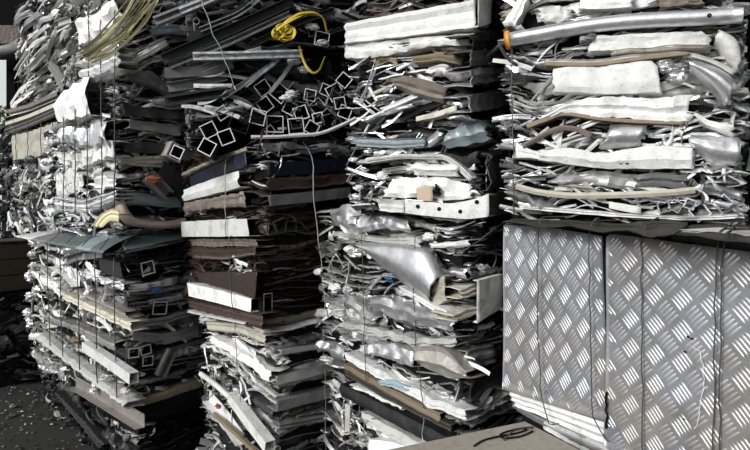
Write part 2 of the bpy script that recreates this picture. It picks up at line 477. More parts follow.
                    s.barp(f, [(x, y - .005, zz) for x, y, zz in path], w * rg.uniform(.8, 1.5), w, m, rg.choice(['sq', 'U', 'C', 'L', 'round']), name, twist=rg.uniform(-.4, .4), wall=.0025, cut='bright')
                elif k == 'lump':
                    s.lump(f, (a + e) / 2, nn - .01, zc, rg.uniform(.016, .035), m)
                    e = a + .09
                elif k == 'ribbon':
                    for _ in range(2):
                        s.ribbon(f, a + rg.uniform(0, .1), .012, zc, m, rg.uniform(.07, .18), rg.uniform(.006, .016))
                    e = a + .12
                a = e - rg.uniform(.0, .03)
            z += ph
        for _ in range(shards):
            a, z = rg.uniform(s0 + .03, s1 - .03), rg.uniform(z0 + .02, z1 - .02)
            an = rg.gauss(0, .45) + s.tilt[f]
            L = rg.uniform(.05, .20); w = rg.uniform(.004, .020) * (pitch / .03)
            P = [(a, rg.uniform(-.01, .02), z), (a + L * .5 * math.cos(an), rg.uniform(.0, .035), z + L * .5 * math.sin(an) + rg.uniform(-.01, .01)), (a + L * math.cos(an), rg.uniform(-.03, .02), z + L * math.sin(an))]
            if not (s0 - .03 < P[2][0] < s1 + .03 and z0 < P[2][2] < z1): continue
            m = rg.choices(ms, ws)[0]
            sk = rg.choice(['flat', 'flat', 'L', 'U', 'Z'])
            nm = {'flat': 'bent_strip', 'L': 'angle_offcut', 'U': 'channel_offcut', 'Z': 'folded_offcut'}[sk]
            if s.count.get(nm, 0) >= 99: continue
            s.barp(f, P, w * rg.uniform(.5, 1.4), w, m, sk, {'flat': 'bent_strip', 'L': 'angle_offcut', 'U': 'channel_offcut', 'Z': 'folded_offcut'}[sk], twist=rg.uniform(-1, 1), thick=.002)

BALE_G = 'strapped scrap metal bales in the stacks'
# ------------------------------------------------------------------ palettes
P_WHITE = [('white', 5), ('offwhite', 4), ('alu', 4), ('bright', 2), ('grey', 2), ('cream', 1), ('dark', 1), ('mill', 2)]
P_SILVER = [('alu', 6), ('bright', 3), ('offwhite', 3), ('white', 2), ('mill', 4), ('grey', 2), ('dark', .7), ('cream', .4)]
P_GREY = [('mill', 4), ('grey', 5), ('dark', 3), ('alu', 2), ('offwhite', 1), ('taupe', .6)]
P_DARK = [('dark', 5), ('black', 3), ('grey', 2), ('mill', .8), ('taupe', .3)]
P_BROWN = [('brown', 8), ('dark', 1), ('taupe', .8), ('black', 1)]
P_MIX = [('offwhite', 3), ('alu', 3), ('mill', 3), ('grey', 3), ('dark', 2), ('white', 2), ('cream', 1.2), ('taupe', .8), ('bright', 1)]

# ================================================================== column 5 (nearest, right)
D5 = (1.30, 1.055); A5 = math.degrees(math.atan2(.41, .91))
def C_at(px, D): return ((px - HX) / F * D, D)

# -- tread plate bale
b = Bale('scrap_bale', 'low bale faced with two big silver diamond tread plates', D5, A5, 1.75, 1.15, -1.02, -.105, BALE_G, seed=51)
b.core(0.05)
def tread(b, edge, c, name, label, n, squash=1.0):
    """edge: polygon of picture points as top row and bottom row; bars of raised metal inside"""
    top = np.array([b.px('L', x, y, n) for x, y in edge[0]]); bot = np.array([b.px('L', x, y, n) for x, y in edge[1]])
    nu, nv = 40, 18
    A, B_ = resample(top, nu), resample(bot, nu)
    w = lambda a, z: n + .004 * math.sin(a * 5 + 1) * math.cos(z * 6) + .003 * math.sin(z * 11 + a * 3)
    V, Fc = [], []
    for i in range(nu):
        for j in range(nv):
            q = A[i] + (B_[i] - A[i]) * j / (nv - 1)
            V.append((q[0], w(*q), q[1]))
    Fc = grid_faces(nu, nv)
    # a rim turned inwards all round gives the plate its thickness
    ring = [i * nv for i in range(nu)] + [(nu - 1) * nv + j for j in range(1, nv)] + [i * nv + nv - 1 for i in range(nu - 2, -1, -1)] + [j for j in range(nv - 2, 0, -1)]
    o = len(V)
    for k in ring:
        V.append((V[k][0], V[k][1] - .006, V[k][2]))
    for k in range(len(ring)):
        k2 = (k + 1) % len(ring)
        Fc.append((ring[k], ring[k2], o + k2, o + k))
    nplain = len(Fc)
    poly = [tuple(p) for p in A] + [tuple(p) for p in B_[::-1]]
    pa = np.array(poly)
    def inside(x, y):
        r = False
        for i in range(len(pa)):
            (x1, y1), (x2, y2) = pa[i], pa[i - 1]
            if (y1 > y) != (y2 > y) and x < (x2 - x1) * (y - y1) / (y2 - y1) + x1: r = not r
        return r
    s0, s1, z0, z1 = pa[:, 0].min(), pa[:, 0].max(), pa[:, 1].min(), pa[:, 1].max()
    h_ = math.sqrt(.5); ex = np.array([h_ * squash, h_]); ey = np.array([-h_ * squash, h_])
    rad = int((s1 - s0 + z1 - z0) / c) + 2
    mid = np.array([(s0 + s1) / 2, (z0 + z1) / 2])
    for i in range(-rad, rad):
        for j in range(-rad, rad):
            cc = mid + ex * (i * c) + ey * (j * c)
            if not (s0 - c < cc[0] < s1 + c and z0 - c < cc[1] < z1 + c): continue
            d, t = (ex, ey) if (i + j) % 2 == 0 else (ey, ex)
            for k in range(-2, 3):
                p = cc + t * (k * c * .19)
                hl, hw, hh = c * .44, c * .062, .0024
                if not (inside(*(p + d * hl)) and inside(*(p - d * hl))): hl *= .5
                if not (inside(*(p + d * hl)) and inside(*(p - d * hl))): continue
                o = len(V)
                base = [p - d * hl, p - d * hl * .55 + t * hw, p + d * hl * .55 + t * hw, p + d * hl, p + d * hl * .55 - t * hw, p - d * hl * .55 - t * hw]
                y0 = w(*p)
                for q in base: V.append((q[0], y0 - .0003, q[1]))
                for q in (p - d * hl * .6, p + d * hl * .6): V.append((q[0], y0 + hh, q[1]))
                Fc += [(o, o+1, o+6), (o+1, o+2, o+7, o+6), (o+2, o+3, o+7), (o+3, o+4, o+7), (o+4, o+5, o+6, o+7), (o+5, o, o+6)]
    return b.add(name, 'L', V, Fc, ['plate', 'polish'], 0, True, label, [0] * nplain + [1] * (len(Fc) - nplain))
b.fill('R', P_MIX, pitch=.06, seg=(.3, .85), amp=.012, z0=-.95 * K + HC, shards=20)
tread(b, ([(503, 225), (530, 226), (560, 229), (604, 236)], [(503, 389), (530, 398), (560, 408), (606, 421)]), .058, 'tread_plate', 'smaller patterned tread plate with bent lower corner', .030, .82)
tread(b, ([(608, 237), (613, 234), (640, 237), (690, 244), (760, 253), (880, 268)], [(603, 447), (620, 455), (650, 466), (700, 486), (760, 512), (880, 565)]), .050, 'tread_plate', 'larger patterned tread plate with torn upper edge', .042)
# top edge strip, dark brown sheets folded over the bale's top
b.panel('L', [(508, 219), (560, 220), (620, 224), (668, 229)], [(505, 225), (560, 229), (610, 235), (664, 241)], 'umber', 'top_sheet', n=.022, depth=.0, amp=.002, label='dark brown sheet folded over the top edge')
b.panel('T', [(503, 222.5), (560, 225), (620, 229), (676, 236)], [(530, 214), (580, 214.5), (640, 216), (690, 220)], 'umber', 'top_sheet', n=.012, depth=0, amp=.003)
b.panel('L', [(672, 234), (700, 238), (760, 246), (880, 260)], [(672, 240), (700, 244), (760, 253), (880, 268)], 'dark', 'sheet_edge', n=.026, depth=.1)
b.panel('L', [(676, 229), (710, 232), (760, 238)], [(672, 233), (700, 237), (760, 244)], 'white', 'sheet_edge', n=.02, depth=.2, label='white sheet edge under the wires')
b.panel('T', [(676, 234), (720, 238), (770, 244)], [(690, 219), (720, 219), (765, 221)], 'umber', 'top_sheet', n=.008, depth=0, amp=.003)
# white sheets under the plates
b.panel('L', [(510, 392), (540, 401), (575, 413), (613, 426)], [(513, 405), (538, 415), (575, 432), (612, 446)], 'white', 'white_sheet', n=.016, depth=.3, amp=.002, label='white painted sheet below the tread plate')
b.panel('L', [(545, 421), (580, 436), (625, 455)], [(545, 428), (580, 448), (625, 472)], 'white', 'white_sheet', n=.004, depth=.3, amp=.002)
b.panel('L', [(512, 404), (560, 428), (620, 452)], [(514, 408), (560, 436), (620, 462)], 'mill', 'sheet_edge', n=.0, depth=.1)
for xs in ([(540, 219), (538.5, 230), (538, 300), (539, 360), (542, 400), (549, 424)], [(592, 223), (590, 236), (590, 330), (592, 400), (596, 425), (607, 441)],
           [(645, 226), (642, 240), (642, 340), (643, 450), (643, 480)], [(720, 232), (717, 250), (715, 350), (713.5, 420), (713, 490)], [(727, 233), (722, 250), (721, 350), (720, 430), (719, 494)]):
    b.wire('L', xs, 'wire', .0017, .050, jig=0.0008)
for xs in ([(540, 219), (555, 213)], [(592, 223), (606, 214)], [(645, 226), (662, 217)], [(720, 232), (735, 221)], [(727, 233), (742, 222)]):
    b.wire('T', [(x, y) for x, y in xs], 'wire', .0022, .02, wrap=False, jig=0)
b.wire('L', [(692, 346), (701, 352), (704, 368), (704, 388), (701, 408), (698, 424), (694, 429)], 'cut', .0006, .0475, wrap=False, name='scratch_strip', jig=.001)
b.wire('L', [(607, 392), (608, 410), (606, 428)], 'black', .003, .044, wrap=False, name='torn_slot')
for x, y in ((687, 337), (691, 339), (684, 352), (683, 419)):
    a, z = b.px('L', x, y, .046); b.lump('L', a, .043, z, .003, 'black', 'tar_spot')

# -- white bale above it
L5, R5 = (.58, 2.65), (1.46, 2.295)
A5a = math.degrees(math.atan2(.926, .377))
b = Bale('scrap_bale', 'bale of bright white folded sheets with a long bent silver pipe on top', R5, 67.9, .96, .9, -.10, .765, BALE_G, seed=52)
b.core()
b.fill('L', P_WHITE, pitch=.024, seg=(.1, .4), amp=.009, shards=70)
b.fill('R', P_WHITE, pitch=.03, seg=(.2, .5), amp=.008, s1=.3)
p = b.bar('L', [(508, 40), (540, 34), (580, 27), (620, 22), (660, 19.5), (700, 18), (742, 15)], .052, .046, 'smoothalu', 'round', 'bent_pipe', n=.04, smooth=True, label='long bent silver pipe with an orange plastic end', wall=.004)
O_, es, en, ez = b.fr['L']
def ring_on(b, f, pts, w, mat, name, parent, n, label):
    P = [(*[b.px(f, x, y, n)[0]], n, b.px(f, x, y, n)[1]) for x, y in pts]
    sec, cl = section('round', w, w)
    V, Fc, MI = sweep(resample(P, 3), sec, True, (0, 1, 0), .006)
    b.add(name, f, V, Fc, [mat, mat], 0, True, label, MI, parent=parent)
ring_on(b, 'L', [(505.5, 40.4), (510, 39.6)], .060, 'orange', 'pipe_collar', p, .04, 'orange plastic collar')
a_, z_ = b.px('L', 708, 18, .04)
V, Fc, MI = sweep([(a_, .060, z_), (a_, .067, z_)], section('round', .012, .012)[0], True, (1, 0, 0), .005)
b.add('pipe_hole', 'L', V, Fc, ['black', 'black'], 0, True, 'dark drilled hole', MI, parent=p)
b.lump('L', b.px('L', 737, 14, .04)[0], .04, b.px('L', 737, 14)[1], .03, 'mill')
b.panel('L', [(594, 36), (640, 34), (705, 31)], [(590, 51), (640, 49), (712, 46)], 'offwhite', n=.03, amp=.004, label='pale grey dented box section')
b.lump('L', b.px('L', 589, 41)[0], .03, b.px('L', 589, 41)[1], .022, 'mill')
b.panel('L', [(612, 51), (650, 48), (690, 45), (712, 46)], [(612, 54), (650, 52), (690, 49), (712, 50)], 'cream', n=.032, amp=.003)
b.panel('L', [(546, 59), (590, 60), (640, 54), (680, 51), (710, 57), (736, 71)], [(546, 62), (590, 63), (640, 57), (680, 54), (708, 60), (734, 75)], 'offwhite', 'sheet_edge', n=.04, amp=.002, rows=2)
b.panel('L', [(544, 62), (590, 63), (640, 57), (680, 53), (690, 53)], [(544, 65), (590, 66), (640, 60), (680, 55), (690, 54)], 'tan', 'sheet_edge', n=.043, amp=.001, rows=2, label='tan coloured sheet edge')
b.panel('L', [(556, 68), (600, 65), (655, 62)], [(553, 92), (600, 93), (665, 92)], 'white', n=.04, amp=.004, bulge=.012, label='bright white crushed box', depth=.16)
for k in range(9):
    a, z = b.px('L', R.uniform(662, 690), R.uniform(60, 82)); b.lump('L', a, .02, z, .018, R.choice(['bright', 'alu', 'dark', 'mill']))
b.panel('L', [(686, 60), (700, 62), (722, 70), (738, 82)], [(690, 70), (704, 80), (716, 92), (727, 104)], 'smoothalu', n=.06, amp=.002, bulge=.03, rows=6, smooth=True, depth=.05, label='curved bare silver sheet')
b.panel('L', [(720, 30), (735, 38), (742, 52)], [(716, 40), (728, 58), (738, 72)], 'offwhite', n=.03, bulge=.02, rows=4, smooth=True)
b.panel('L', [(548, 113), (575, 102), (600, 98), (692, 97)], [(532, 122), (562, 112), (600, 118), (692, 121)], 'white', n=.035, amp=.007, label='white panel with tan lower edge')
b.panel('L', [(526, 124), (545, 118), (562, 111), (600, 117), (640, 120), (685, 122)], [(527, 128), (546, 121), (563, 114), (600, 120), (640, 123), (685, 124)], 'tan', 'sheet_edge', n=.041, amp=.001, rows=2)
b.panel('L', [(553, 135), (564, 119)], [(556, 146), (562, 146)], 'white', n=.01, depth=.02)
b.panel('L', [(520, 145), (545, 131), (560, 125), (580, 127), (592, 133)], [(523, 148), (546, 135), (561, 129), (579, 131), (592, 140)], 'taupe', 'rolled_edge', n=.03, rows=2)
b.panel('L', [(612, 125), (635, 123), (650, 122)], [(600, 148), (618, 148), (640, 145)], 'alu', n=.025, bulge=.02, smooth=True)
b.panel('L', [(540, 151), (570, 148), (600, 154), (640, 147), (665, 146), (695, 149)], [(536, 160), (570, 164), (600, 168), (640, 169), (692, 168)], 'white', n=.045, amp=.003, bulge=.012, label='long white sheet with wavy top edge', depth=.14)
for k in range(4):
    a, z = b.px('L', 618 + 3 * k, 162.5 + (k % 2), .058); b.lump('L', a, .056, z, .004, 'dark', 'tar_spot')
b.panel('L', [(515, 142), (530, 150), (545, 155)], [(513, 158), (530, 158), (545, 160)], 'white', n=.03)
b.panel('L', [(690, 135), (715, 137), (740, 138)], [(690, 148), (715, 165), (740, 165)], 'bright', n=.03, bulge=.03, rows=5, smooth=True)
b.panel('L', [(692, 112), (712, 120), (735, 128)], [(698, 119), (716, 128), (735, 138)], 'offwhite', n=.04, amp=.008)
b.bar('L', [(516, 186), (535, 192), (570, 196), (620, 195), (665, 193), (695, 190)], .03, .018, 'cream', 'flat', 'long_strip', n=.045, label='long curved grey beige strip')
b.panel('L', [(560, 172), (600, 173), (640, 176)], [(548, 183), (590, 186), (640, 187)], 'mill', n=.02, amp=.008)
b.panel('L', [(636, 176), (660, 173), (690, 174)], [(636, 186), (660, 187), (690, 187)], 'grey', n=.03, amp=.006)
b.panel('L', [(520, 206), (560, 208), (620, 213), (690, 217), (738, 214)], [(520, 208), (560, 212), (620, 217), (690, 220), (738, 218)], 'white', 'sheet_edge', n=.04, amp=.002)
b.panel('L', [(609, 202), (625, 204), (641, 208)], [(609, 208), (625, 211), (641, 214)], 'white', n=.05, amp=.001)
for x, y, r in ((700, 212, .045), (676, 206, .03), (664, 207, .03), (690, 204, .03), (724, 204, .04)):
    b.end('L', x, y, r, R.uniform(0, 90), 'alu', 'bright', R.choice(['round', 'sq', 'C']), .2, .03, name='tube_end')
for k in range(14):
    a, z = b.px('L', R.uniform(640, 695), R.uniform(126, 146)); b.ribbon('L', a, .02, z, R.choice(['bright', 'white', 'alu']), .09, .01)
for k in range(14):
    a, z = b.px('L', R.uniform(690, 740), R.uniform(165, 205)); b.ribbon('L', a, .03, z, R.choice(['bright', 'white', 'alu', 'mill', 'dark']), .055, .009)
b.wire('L', [(512, 45), (513, 120), (514, 214)], 'wire', .002, .04)

# -- bale above, cut off by the top of the picture
b = Bale('scrap_bale', 'pale crumpled bale resting above the long bent silver pipe', (1.44, 2.32), 67.9, .94, .9, .77, 1.35, BALE_G, seed=53)
b.core()
b.fill('L', P_WHITE, pitch=.028, seg=(.12, .4), amp=.009, z1=1.25 * K + HC)
b.panel('L', [(505, 22), (512, 10), (520, -6)], [(512, 30), (520, 16), (530, -4)], 'white', n=.03, amp=.008)
b.panel('L', [(580, -4), (610, -4), (634, -3)], [(580, 8), (610, 9), (632, 8)], 'white', n=.03)
b.panel('L', [(656, -6), (690, -6), (710, -8)], [(656, 7), (680, 6), (702, 4)], 'taupe', n=.035, amp=.006)
b.panel('L', [(540, 10), (560, 6), (575, 8)], [(538, 22), (556, 20), (575, 18)], 'offwhite', n=.02, amp=.012)

# ================================================================== column 4
P4L = (-.137, 3.2)
C4 = (.511, 2.84)
ANG4 = math.degrees(math.atan2(.648, .36))
b = Bale('scrap_bale', 'bale under the long white box section, with a white plate pierced by round holes', C4, ANG4, .75, 1.3, -.08, .80, BALE_G, seed=41)
b.core()
b.fill('L', P_SILVER + [('dark', 3)], pitch=.023, seg=(.1, .4), amp=.009, shards=70)
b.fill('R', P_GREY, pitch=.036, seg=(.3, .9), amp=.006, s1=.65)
G = lambda *a, **k: b.panel(*a, **k)
G('L', [(345, 23), (410, 11), (476, -1)], [(345, 43.5), (410, 36), (476, 27)], 'white', 'box_section', n=.045, depth=.25, amp=.0015, label='long white painted box section with chipped paint')
G('R', [(478, -2), (492, -6)], [(478, 27), (491, 23)], 'offwhite', 'box_section', n=.04, depth=.05, amp=.001)
G('L', [(346, 45), (390, 41), (435, 35), (472, 33)], [(348, 58), (385, 56), (430, 46), (472, 45)], 'offwhite', n=.035, amp=.006)
G('L', [(412, 57), (435, 52), (465, 57)], [(414, 63), (440, 60), (462, 65)], 'tan', n=.045, amp=.002, label='tan coloured strip')
G('L', [(392, 45), (430, 40), (470, 46)], [(390, 50), (430, 46), (470, 56)], 'taupe', n=.02, amp=.006)
G('L', [(372, 58), (390, 55), (400, 60)], [(372, 65), (390, 62), (402, 66)], 'tan', n=.02, amp=.008)
G('L', [(393, 79), (405, 75), (425, 80), (448, 87)], [(396, 88), (410, 93), (428, 100), (445, 104)], 'taupe', 'crushed_tube', n=.05, amp=.003, bulge=.02, rows=5, label='crushed brown tube')
G('L', [(416, 117), (436, 112), (457, 105)], [(416, 121), (436, 117), (457, 110)], 'cream', n=.04, amp=.001)
G('L', [(425, 66), (440, 63), (450, 68)], [(427, 74), (440, 72), (446, 76)], 'white', n=.035, amp=.006)
G('L', [(354, 137), (400, 139), (426, 138)], [(357, 146), (400, 148), (426, 146)], 'bluegrey', n=.04, amp=.002, label='blue grey bar')
G('L', [(446, 137), (460, 124), (478, 119), (488, 126)], [(444, 147), (462, 146), (478, 142), (488, 138)], 'bluegrey', n=.04, amp=.008, bulge=.01, rows=5)
G('L', [(424, 140), (432, 134), (440, 128)], [(426, 147), (436, 142), (444, 136)], 'bright', n=.035, amp=.006)
G('L', [(366, 158), (400, 154), (446, 155), (462, 166), (473, 178)], [(366, 163), (400, 158), (444, 159), (458, 170), (470, 182)], 'offwhite', 'sheet_edge', n=.05, amp=.002)
G('L', [(414, 163), (440, 165), (460, 163)], [(414, 174), (440, 176), (460, 176)], 'white', n=.035, amp=.003, bulge=.02, rows=4)
G('L', [(388, 182), (420, 176), (440, 178), (470, 184)], [(382, 198), (415, 196), (440, 200), (470, 198)], 'white', n=.03, amp=.008)
G('L', [(417, 188), (433, 186)], [(417, 200), (433, 201)], 'peach', 'paper_scrap', n=.052, depth=.01, amp=.001, label='peach coloured paper scrap')
G('L', [(436, 184), (440, 190)], [(433, 196), (440, 196)], 'black', 'torn_slot', n=.052, depth=.01)
G('L', [(378, 199), (405, 201)], [(378, 210), (405, 213)], 'offwhite', n=.035, amp=.003)
pl = G('L', [(405, 200.5), (450, 204), (472, 200), (489, 194)], [(405, 213), (440, 217), (470, 219), (489, 216)], 'white', 'perforated_plate', n=.05, amp=.001, label='white plate pierced by round holes')
for x, y in ((418, 206.5), (439.5, 209), (460.5, 211.5), (477, 202)):
    a, z = b.px('L', x, y, .05)
    V, Fc, MI = sweep([(a, .050, z), (a, .0545, z)], section('round', .015, .015)[0], True, (1, 0, 0), .007)
    b.add('plate_hole', 'L', V, Fc, ['black', 'black'], 0, True, None, MI, parent=pl)
G('R', [(487, 194), (512, 192)], [(487, 216), (513, 214)], 'grey', n=.03)
for (t, bt, m) in (([(472, 35), (515, 33)], [(472, 50), (515, 47)], 'dark'), ([(472, 51), (515, 48)], [(472, 66), (515, 62)], 'grey'),
                   ([(470, 70), (512, 66)], [(470, 84), (512, 78)], 'mill'), ([(468, 96), (512, 88)], [(470, 112), (512, 104)], 'alu'), ([(488, 156), (513, 150)], [(488, 190), (513, 186)], 'grey')):
    G('R', t, bt, m, n=.02, amp=.005)
for k in range(9):
    a, z = b.px('L', R.uniform(352, 385), R.uniform(132, 200)); b.lump('L', a, R.uniform(0, .03), z, R.uniform(.014, .026), R.choice(['bright', 'white', 'offwhite', 'alu', 'mill']))
for k in range(12):
    a, z = b.px('L', R.uniform(352, 400), R.uniform(66, 130)); b.ribbon('L', a, .03, z, R.choice(['bright', 'white', 'dark', 'dark', 'alu']), .12, .012, ang=math.pi - R.uniform(.2, .6))
G('L', [(380, 108), (400, 100), (418, 92)], [(382, 112), (402, 104), (420, 96)], 'white', n=.05)
G('L', [(364, 118), (390, 108), (412, 103)], [(366, 122), (392, 112), (414, 107)], 'bright', n=.045)
G('L', [(400, 118), (420, 106), (440, 100)], [(402, 121), (422, 110), (442, 104)], 'dark', n=.04)
b.wire('R', [(509, 34), (510, 120), (508, 190)], 'palewire', .0016, .05)
b.wire('L', [(486, 222), (470, 226)], 'palewire', .0016, .05, wrap=False)

b = Bale('scrap_bale', 'dark bale of brown crumpled sheets above the long white box section', (.53, 2.86), ANG4, .72, 1.2, .81, 1.4, BALE_G, seed=42)
b.core()
b.fill('L', [('brown', 2), ('dark', 4), ('taupe', 3), ('black', 1), ('mill', 1)], pitch=.03, amp=.01, seg=(.1, .35), z1=1.3 * K + HC)
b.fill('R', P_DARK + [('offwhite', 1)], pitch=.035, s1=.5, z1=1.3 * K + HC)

b = Bale('scrap_bale', 'silver bale with a big bent sheet of bare aluminium on its front', C_at(462, 2.84), 38, 1.3, 1.2, -1.10, -.09, BALE_G, seed=43)
b.core()
b.fill('L', P_SILVER, pitch=.024, seg=(.14, .5), amp=.010, shards=60)
b.fill('R', P_SILVER[3:] + [('dark', 3), ('alu', 2)], pitch=.034, seg=(.2, .6), amp=.007, s1=.5)
G('L', [(332, 210), (350, 205), (362, 212)], [(336, 226), (352, 236), (364, 232)], 'alu', n=.04, amp=.012, bulge=.02, rows=5)
G('L', [(358, 216), (380, 212), (408, 222)], [(360, 232), (385, 228), (412, 232)], 'alu', n=.05, amp=.008, bulge=.015, rows=4)
G('L', [(335, 232), (380, 238), (416, 236), (420, 240)], [(338, 236), (380, 242), (416, 245), (420, 248)], 'offwhite', n=.04, amp=.006)
G('L', [(357, 243), (380, 243), (400, 244), (420, 247), (438, 278)], [(359, 247), (378, 262), (398, 279), (415, 292), (430, 303)], 'smoothalu', 'bent_sheet', n=.055, amp=.002, bulge=.02, rows=6, smooth=True, depth=.06, label='large bent sheet of shiny bare aluminium')
G('L', [(430, 290), (438, 279), (444, 276)], [(432, 304), (440, 304), (446, 300)], 'cream', n=.045, amp=.003)
G('L', [(372, 296), (395, 300), (430, 314), (455, 320)], [(374, 309), (398, 318), (430, 327), (455, 331)], 'smoothalu', n=.05, amp=.005, bulge=.012, rows=5)
G('L', [(400, 286), (425, 300), (448, 312)], [(400, 290), (425, 305), (448, 317)], 'white', 'sheet_edge', n=.06, amp=.002)
G('L', [(345, 296), (358, 300), (376, 318)], [(346, 312), (362, 322), (374, 324)], 'mill', n=.045, amp=.008)
G('L', [(340, 322), (380, 330), (420, 340), (456, 338)], [(341, 328), (380, 338), (420, 347), (456, 345)], 'offwhite', n=.05, amp=.006)
G('L', [(414, 347), (440, 346), (452, 356), (466, 372)], [(418, 366), (440, 373), (454, 378), (470, 378)], 'dull', n=.06, amp=.003, bulge=.01, label='dull bent brownish sheet')
G('L', [(362, 346), (390, 343), (415, 352)], [(360, 352), (388, 358), (416, 368)], 'alu', n=.05, amp=.006, bulge=.012, rows=4)
G('L', [(344, 353), (385, 374), (430, 398), (466, 412)], [(345, 358), (385, 381), (430, 406), (466, 420)], 'white', n=.05, amp=.005, label='long white crumpled strip')
G('L', [(344, 364), (390, 388), (440, 414)], [(346, 369), (390, 394), (440, 422)], 'tan', n=.045, amp=.002, label='tan coloured strip')
G('L', [(345, 369), (390, 394), (452, 425)], [(346, 376), (390, 402), (452, 432)], 'umber', n=.04, amp=.002)
G('L', [(378, 381), (392, 380), (409, 388)], [(380, 384.5), (394, 387), (408, 391)], 'sky', 'film_scrap', n=.062, amp=.004, depth=.01, label='pale blue film scrap')
G('L', [(385, 277), (393, 278)], [(386, 281), (394, 283)], 'blue', 'film_scrap', n=.06, depth=.01)
G('R', [(477, 281), (504, 274)], [(477, 323), (504, 306)], 'offwhite', 'white_plate', n=.07, amp=.001, depth=.02, label='upright pale plate')
for t, bt, m in (([(460, 290), (478, 284)], [(460, 300), (478, 294)], 'cream'), ([(452, 316), (478, 306)], [(454, 322), (478, 312)], 'cream'), ([(430, 244), (470, 240)], [(432, 248), (470, 246)], 'offwhite'),
                 ([(466, 352), (494, 345)], [(466, 372), (496, 360)], 'mill'), ([(470, 385), (503, 360)], [(470, 402), (503, 378)], 'dark')):
    G('R' if m != 'offwhite' else 'L', t, bt, m, n=.03, amp=.004)
b.lump('L', b.px('L', 438, 236)[0], .05, b.px('L', 438, 236)[1], .02, 'white')
for k in range(8):
    a, z = b.px('L', R.uniform(334, 362), R.uniform(240, 350)); b.lump('L', a, R.uniform(.0, .03), z, R.uniform(.016, .034), R.choice(['bright', 'white', 'offwhite', 'alu', 'cream']))
b.wire('L', [(415, 236), (414, 300), (416, 352), (424, 408)], 'wire', .0018, .06)
b.wire('L', [(362, 226), (364, 290), (365, 345), (366, 380)], 'wire', .0018, .06)
b.wire('R', [(504, 222), (480, 240), (462, 252)], 'palewire', .0018, .06, wrap=False)

b = Bale('scrap_bale', 'lower bale with dark strips and a white plate behind the wooden board', C_at(470, 2.86), 38, 1.3, 1.2, -2.3, -1.11, BALE_G, seed=44)
b.core()
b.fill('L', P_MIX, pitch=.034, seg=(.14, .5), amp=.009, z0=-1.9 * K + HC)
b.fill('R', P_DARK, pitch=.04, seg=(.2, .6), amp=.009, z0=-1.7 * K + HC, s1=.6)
G('L', [(340, 384), (380, 404), (446, 438)], [(342, 396), (380, 416), (430, 442)], 'dark', n=.05, amp=.003, label='long dark strip')
G('L', [(352, 384), (375, 392), (400, 404)], [(352, 388), (376, 398), (400, 410)], 'white', n=.055, amp=.005)
G('L', [(345, 404), (350, 406)], [(345, 430), (350, 432)], 'offwhite', n=.06, amp=.001)
G('L', [(368, 440), (390, 442), (420, 452)], [(370, 456), (392, 462), (420, 470)], 'white', n=.06, amp=.002, label='bright white plate')
G('L', [(362, 412), (400, 432), (420, 444)], [(364, 420), (400, 442), (418, 452)], 'offwhite', n=.04, amp=.004)
for k in range(12):
    a, z = b.px('L', R.uniform(345, 375), R.uniform(405, 450)); b.ribbon('L', a, .04, z, R.choice(['bright', 'white', 'alu', 'mill']), .13, .008, ang=R.uniform(1.7, 2.5))
b.wire('L', [(424, 408), (423, 440)], 'palewire', .0016, .06, wrap=False)

# ================================================================== column 3
A3 = 36
b = Bale('scrap_bale', 'brown bale with white strips and a dark blue panel at its top', C_at(264, 3.67), A3, 1.55, 1.3, -.806, .385, BALE_G, seed=31)
b.core()
b.fill('L', P_BROWN + [('offwhite', 1), ('white', .4)], pitch=.028, seg=(.25, .9), amp=.007, shards=15)
b.fill('R', P_BROWN, pitch=.022, seg=(.3, .9), amp=.006, s1=.75, z1=.05 * K + HC, shards=6)
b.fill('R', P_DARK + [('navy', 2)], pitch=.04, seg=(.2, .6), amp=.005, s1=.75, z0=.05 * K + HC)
G('L', [(182, 173), (215, 158), (246, 147)], [(182, 176), (215, 162), (246, 151)], 'cream', 'sheet_edge', n=.05, amp=.002)
G('L', [(190, 177), (215, 165), (245, 151)], [(191, 186), (215, 177), (247, 165)], 'navy', n=.05, amp=.001, label='dark blue panel')
G('L', [(183, 190), (212, 179), (238, 171)], [(183, 201), (212, 194), (239, 187)], 'white', n=.055, amp=.0015, label='white strip')
G('L', [(184, 203), (212, 198), (244, 192)], [(184, 212), (212, 208), (246, 206)], 'taupe', n=.05, amp=.007)
G('L', [(181, 222), (214, 220), (247, 219)], [(182, 236.5), (214, 236.5), (249, 236)], 'offwhite', n=.06, amp=.001, label='wide pale strip')
G('L', [(190, 240), (220, 239), (256, 240)], [(192, 246), (220, 246), (258, 247)], 'taupe', n=.04, amp=.007)
G('L', [(192, 247), (225, 248), (255, 246)], [(193, 258), (225, 259), (256, 255)], 'brown', n=.055, amp=.003)
G('L', [(195, 256), (225, 258), (255, 253)], [(195, 258), (225, 260), (255, 255)], 'taupe', 'sheet_edge', n=.06, amp=.002)
G('L', [(196, 273), (225, 272), (257, 272)], [(199, 281), (228, 289), (255, 299)], 'brown', n=.065, amp=.001, label='wide brown panel')
G('L', [(187, 283), (218, 290), (251, 299)], [(189, 296), (218, 303), (251, 312)], 'white', n=.06, amp=.001, label='white strip sloping down')
G('L', [(187, 299), (222, 306), (262, 314)], [(190, 308), (222, 317), (262, 329)], 'brown', n=.05, amp=.003)
G('L', [(188, 310), (220, 317), (246, 322)], [(188, 312), (220, 319), (246, 324)], 'offwhite', 'sheet_edge', n=.06, amp=.002)
for k in range(8):
    a, z = b.px('L', R.uniform(228, 268), R.uniform(262, 271)); b.ribbon('L', a, .06, z, R.choice(['bright', 'alu', 'white']), .12, .014, ang=R.uniform(-.4, .4))
G('R', [(268, 162), (310, 161), (352, 157)], [(268, 176), (310, 174), (352, 170)], 'navy', n=.03, amp=.001, label='dark blue panel')
G('R', [(268, 178), (310, 177), (352, 172)], [(268, 190), (310, 188), (352, 182)], 'brown', n=.03, amp=.005)
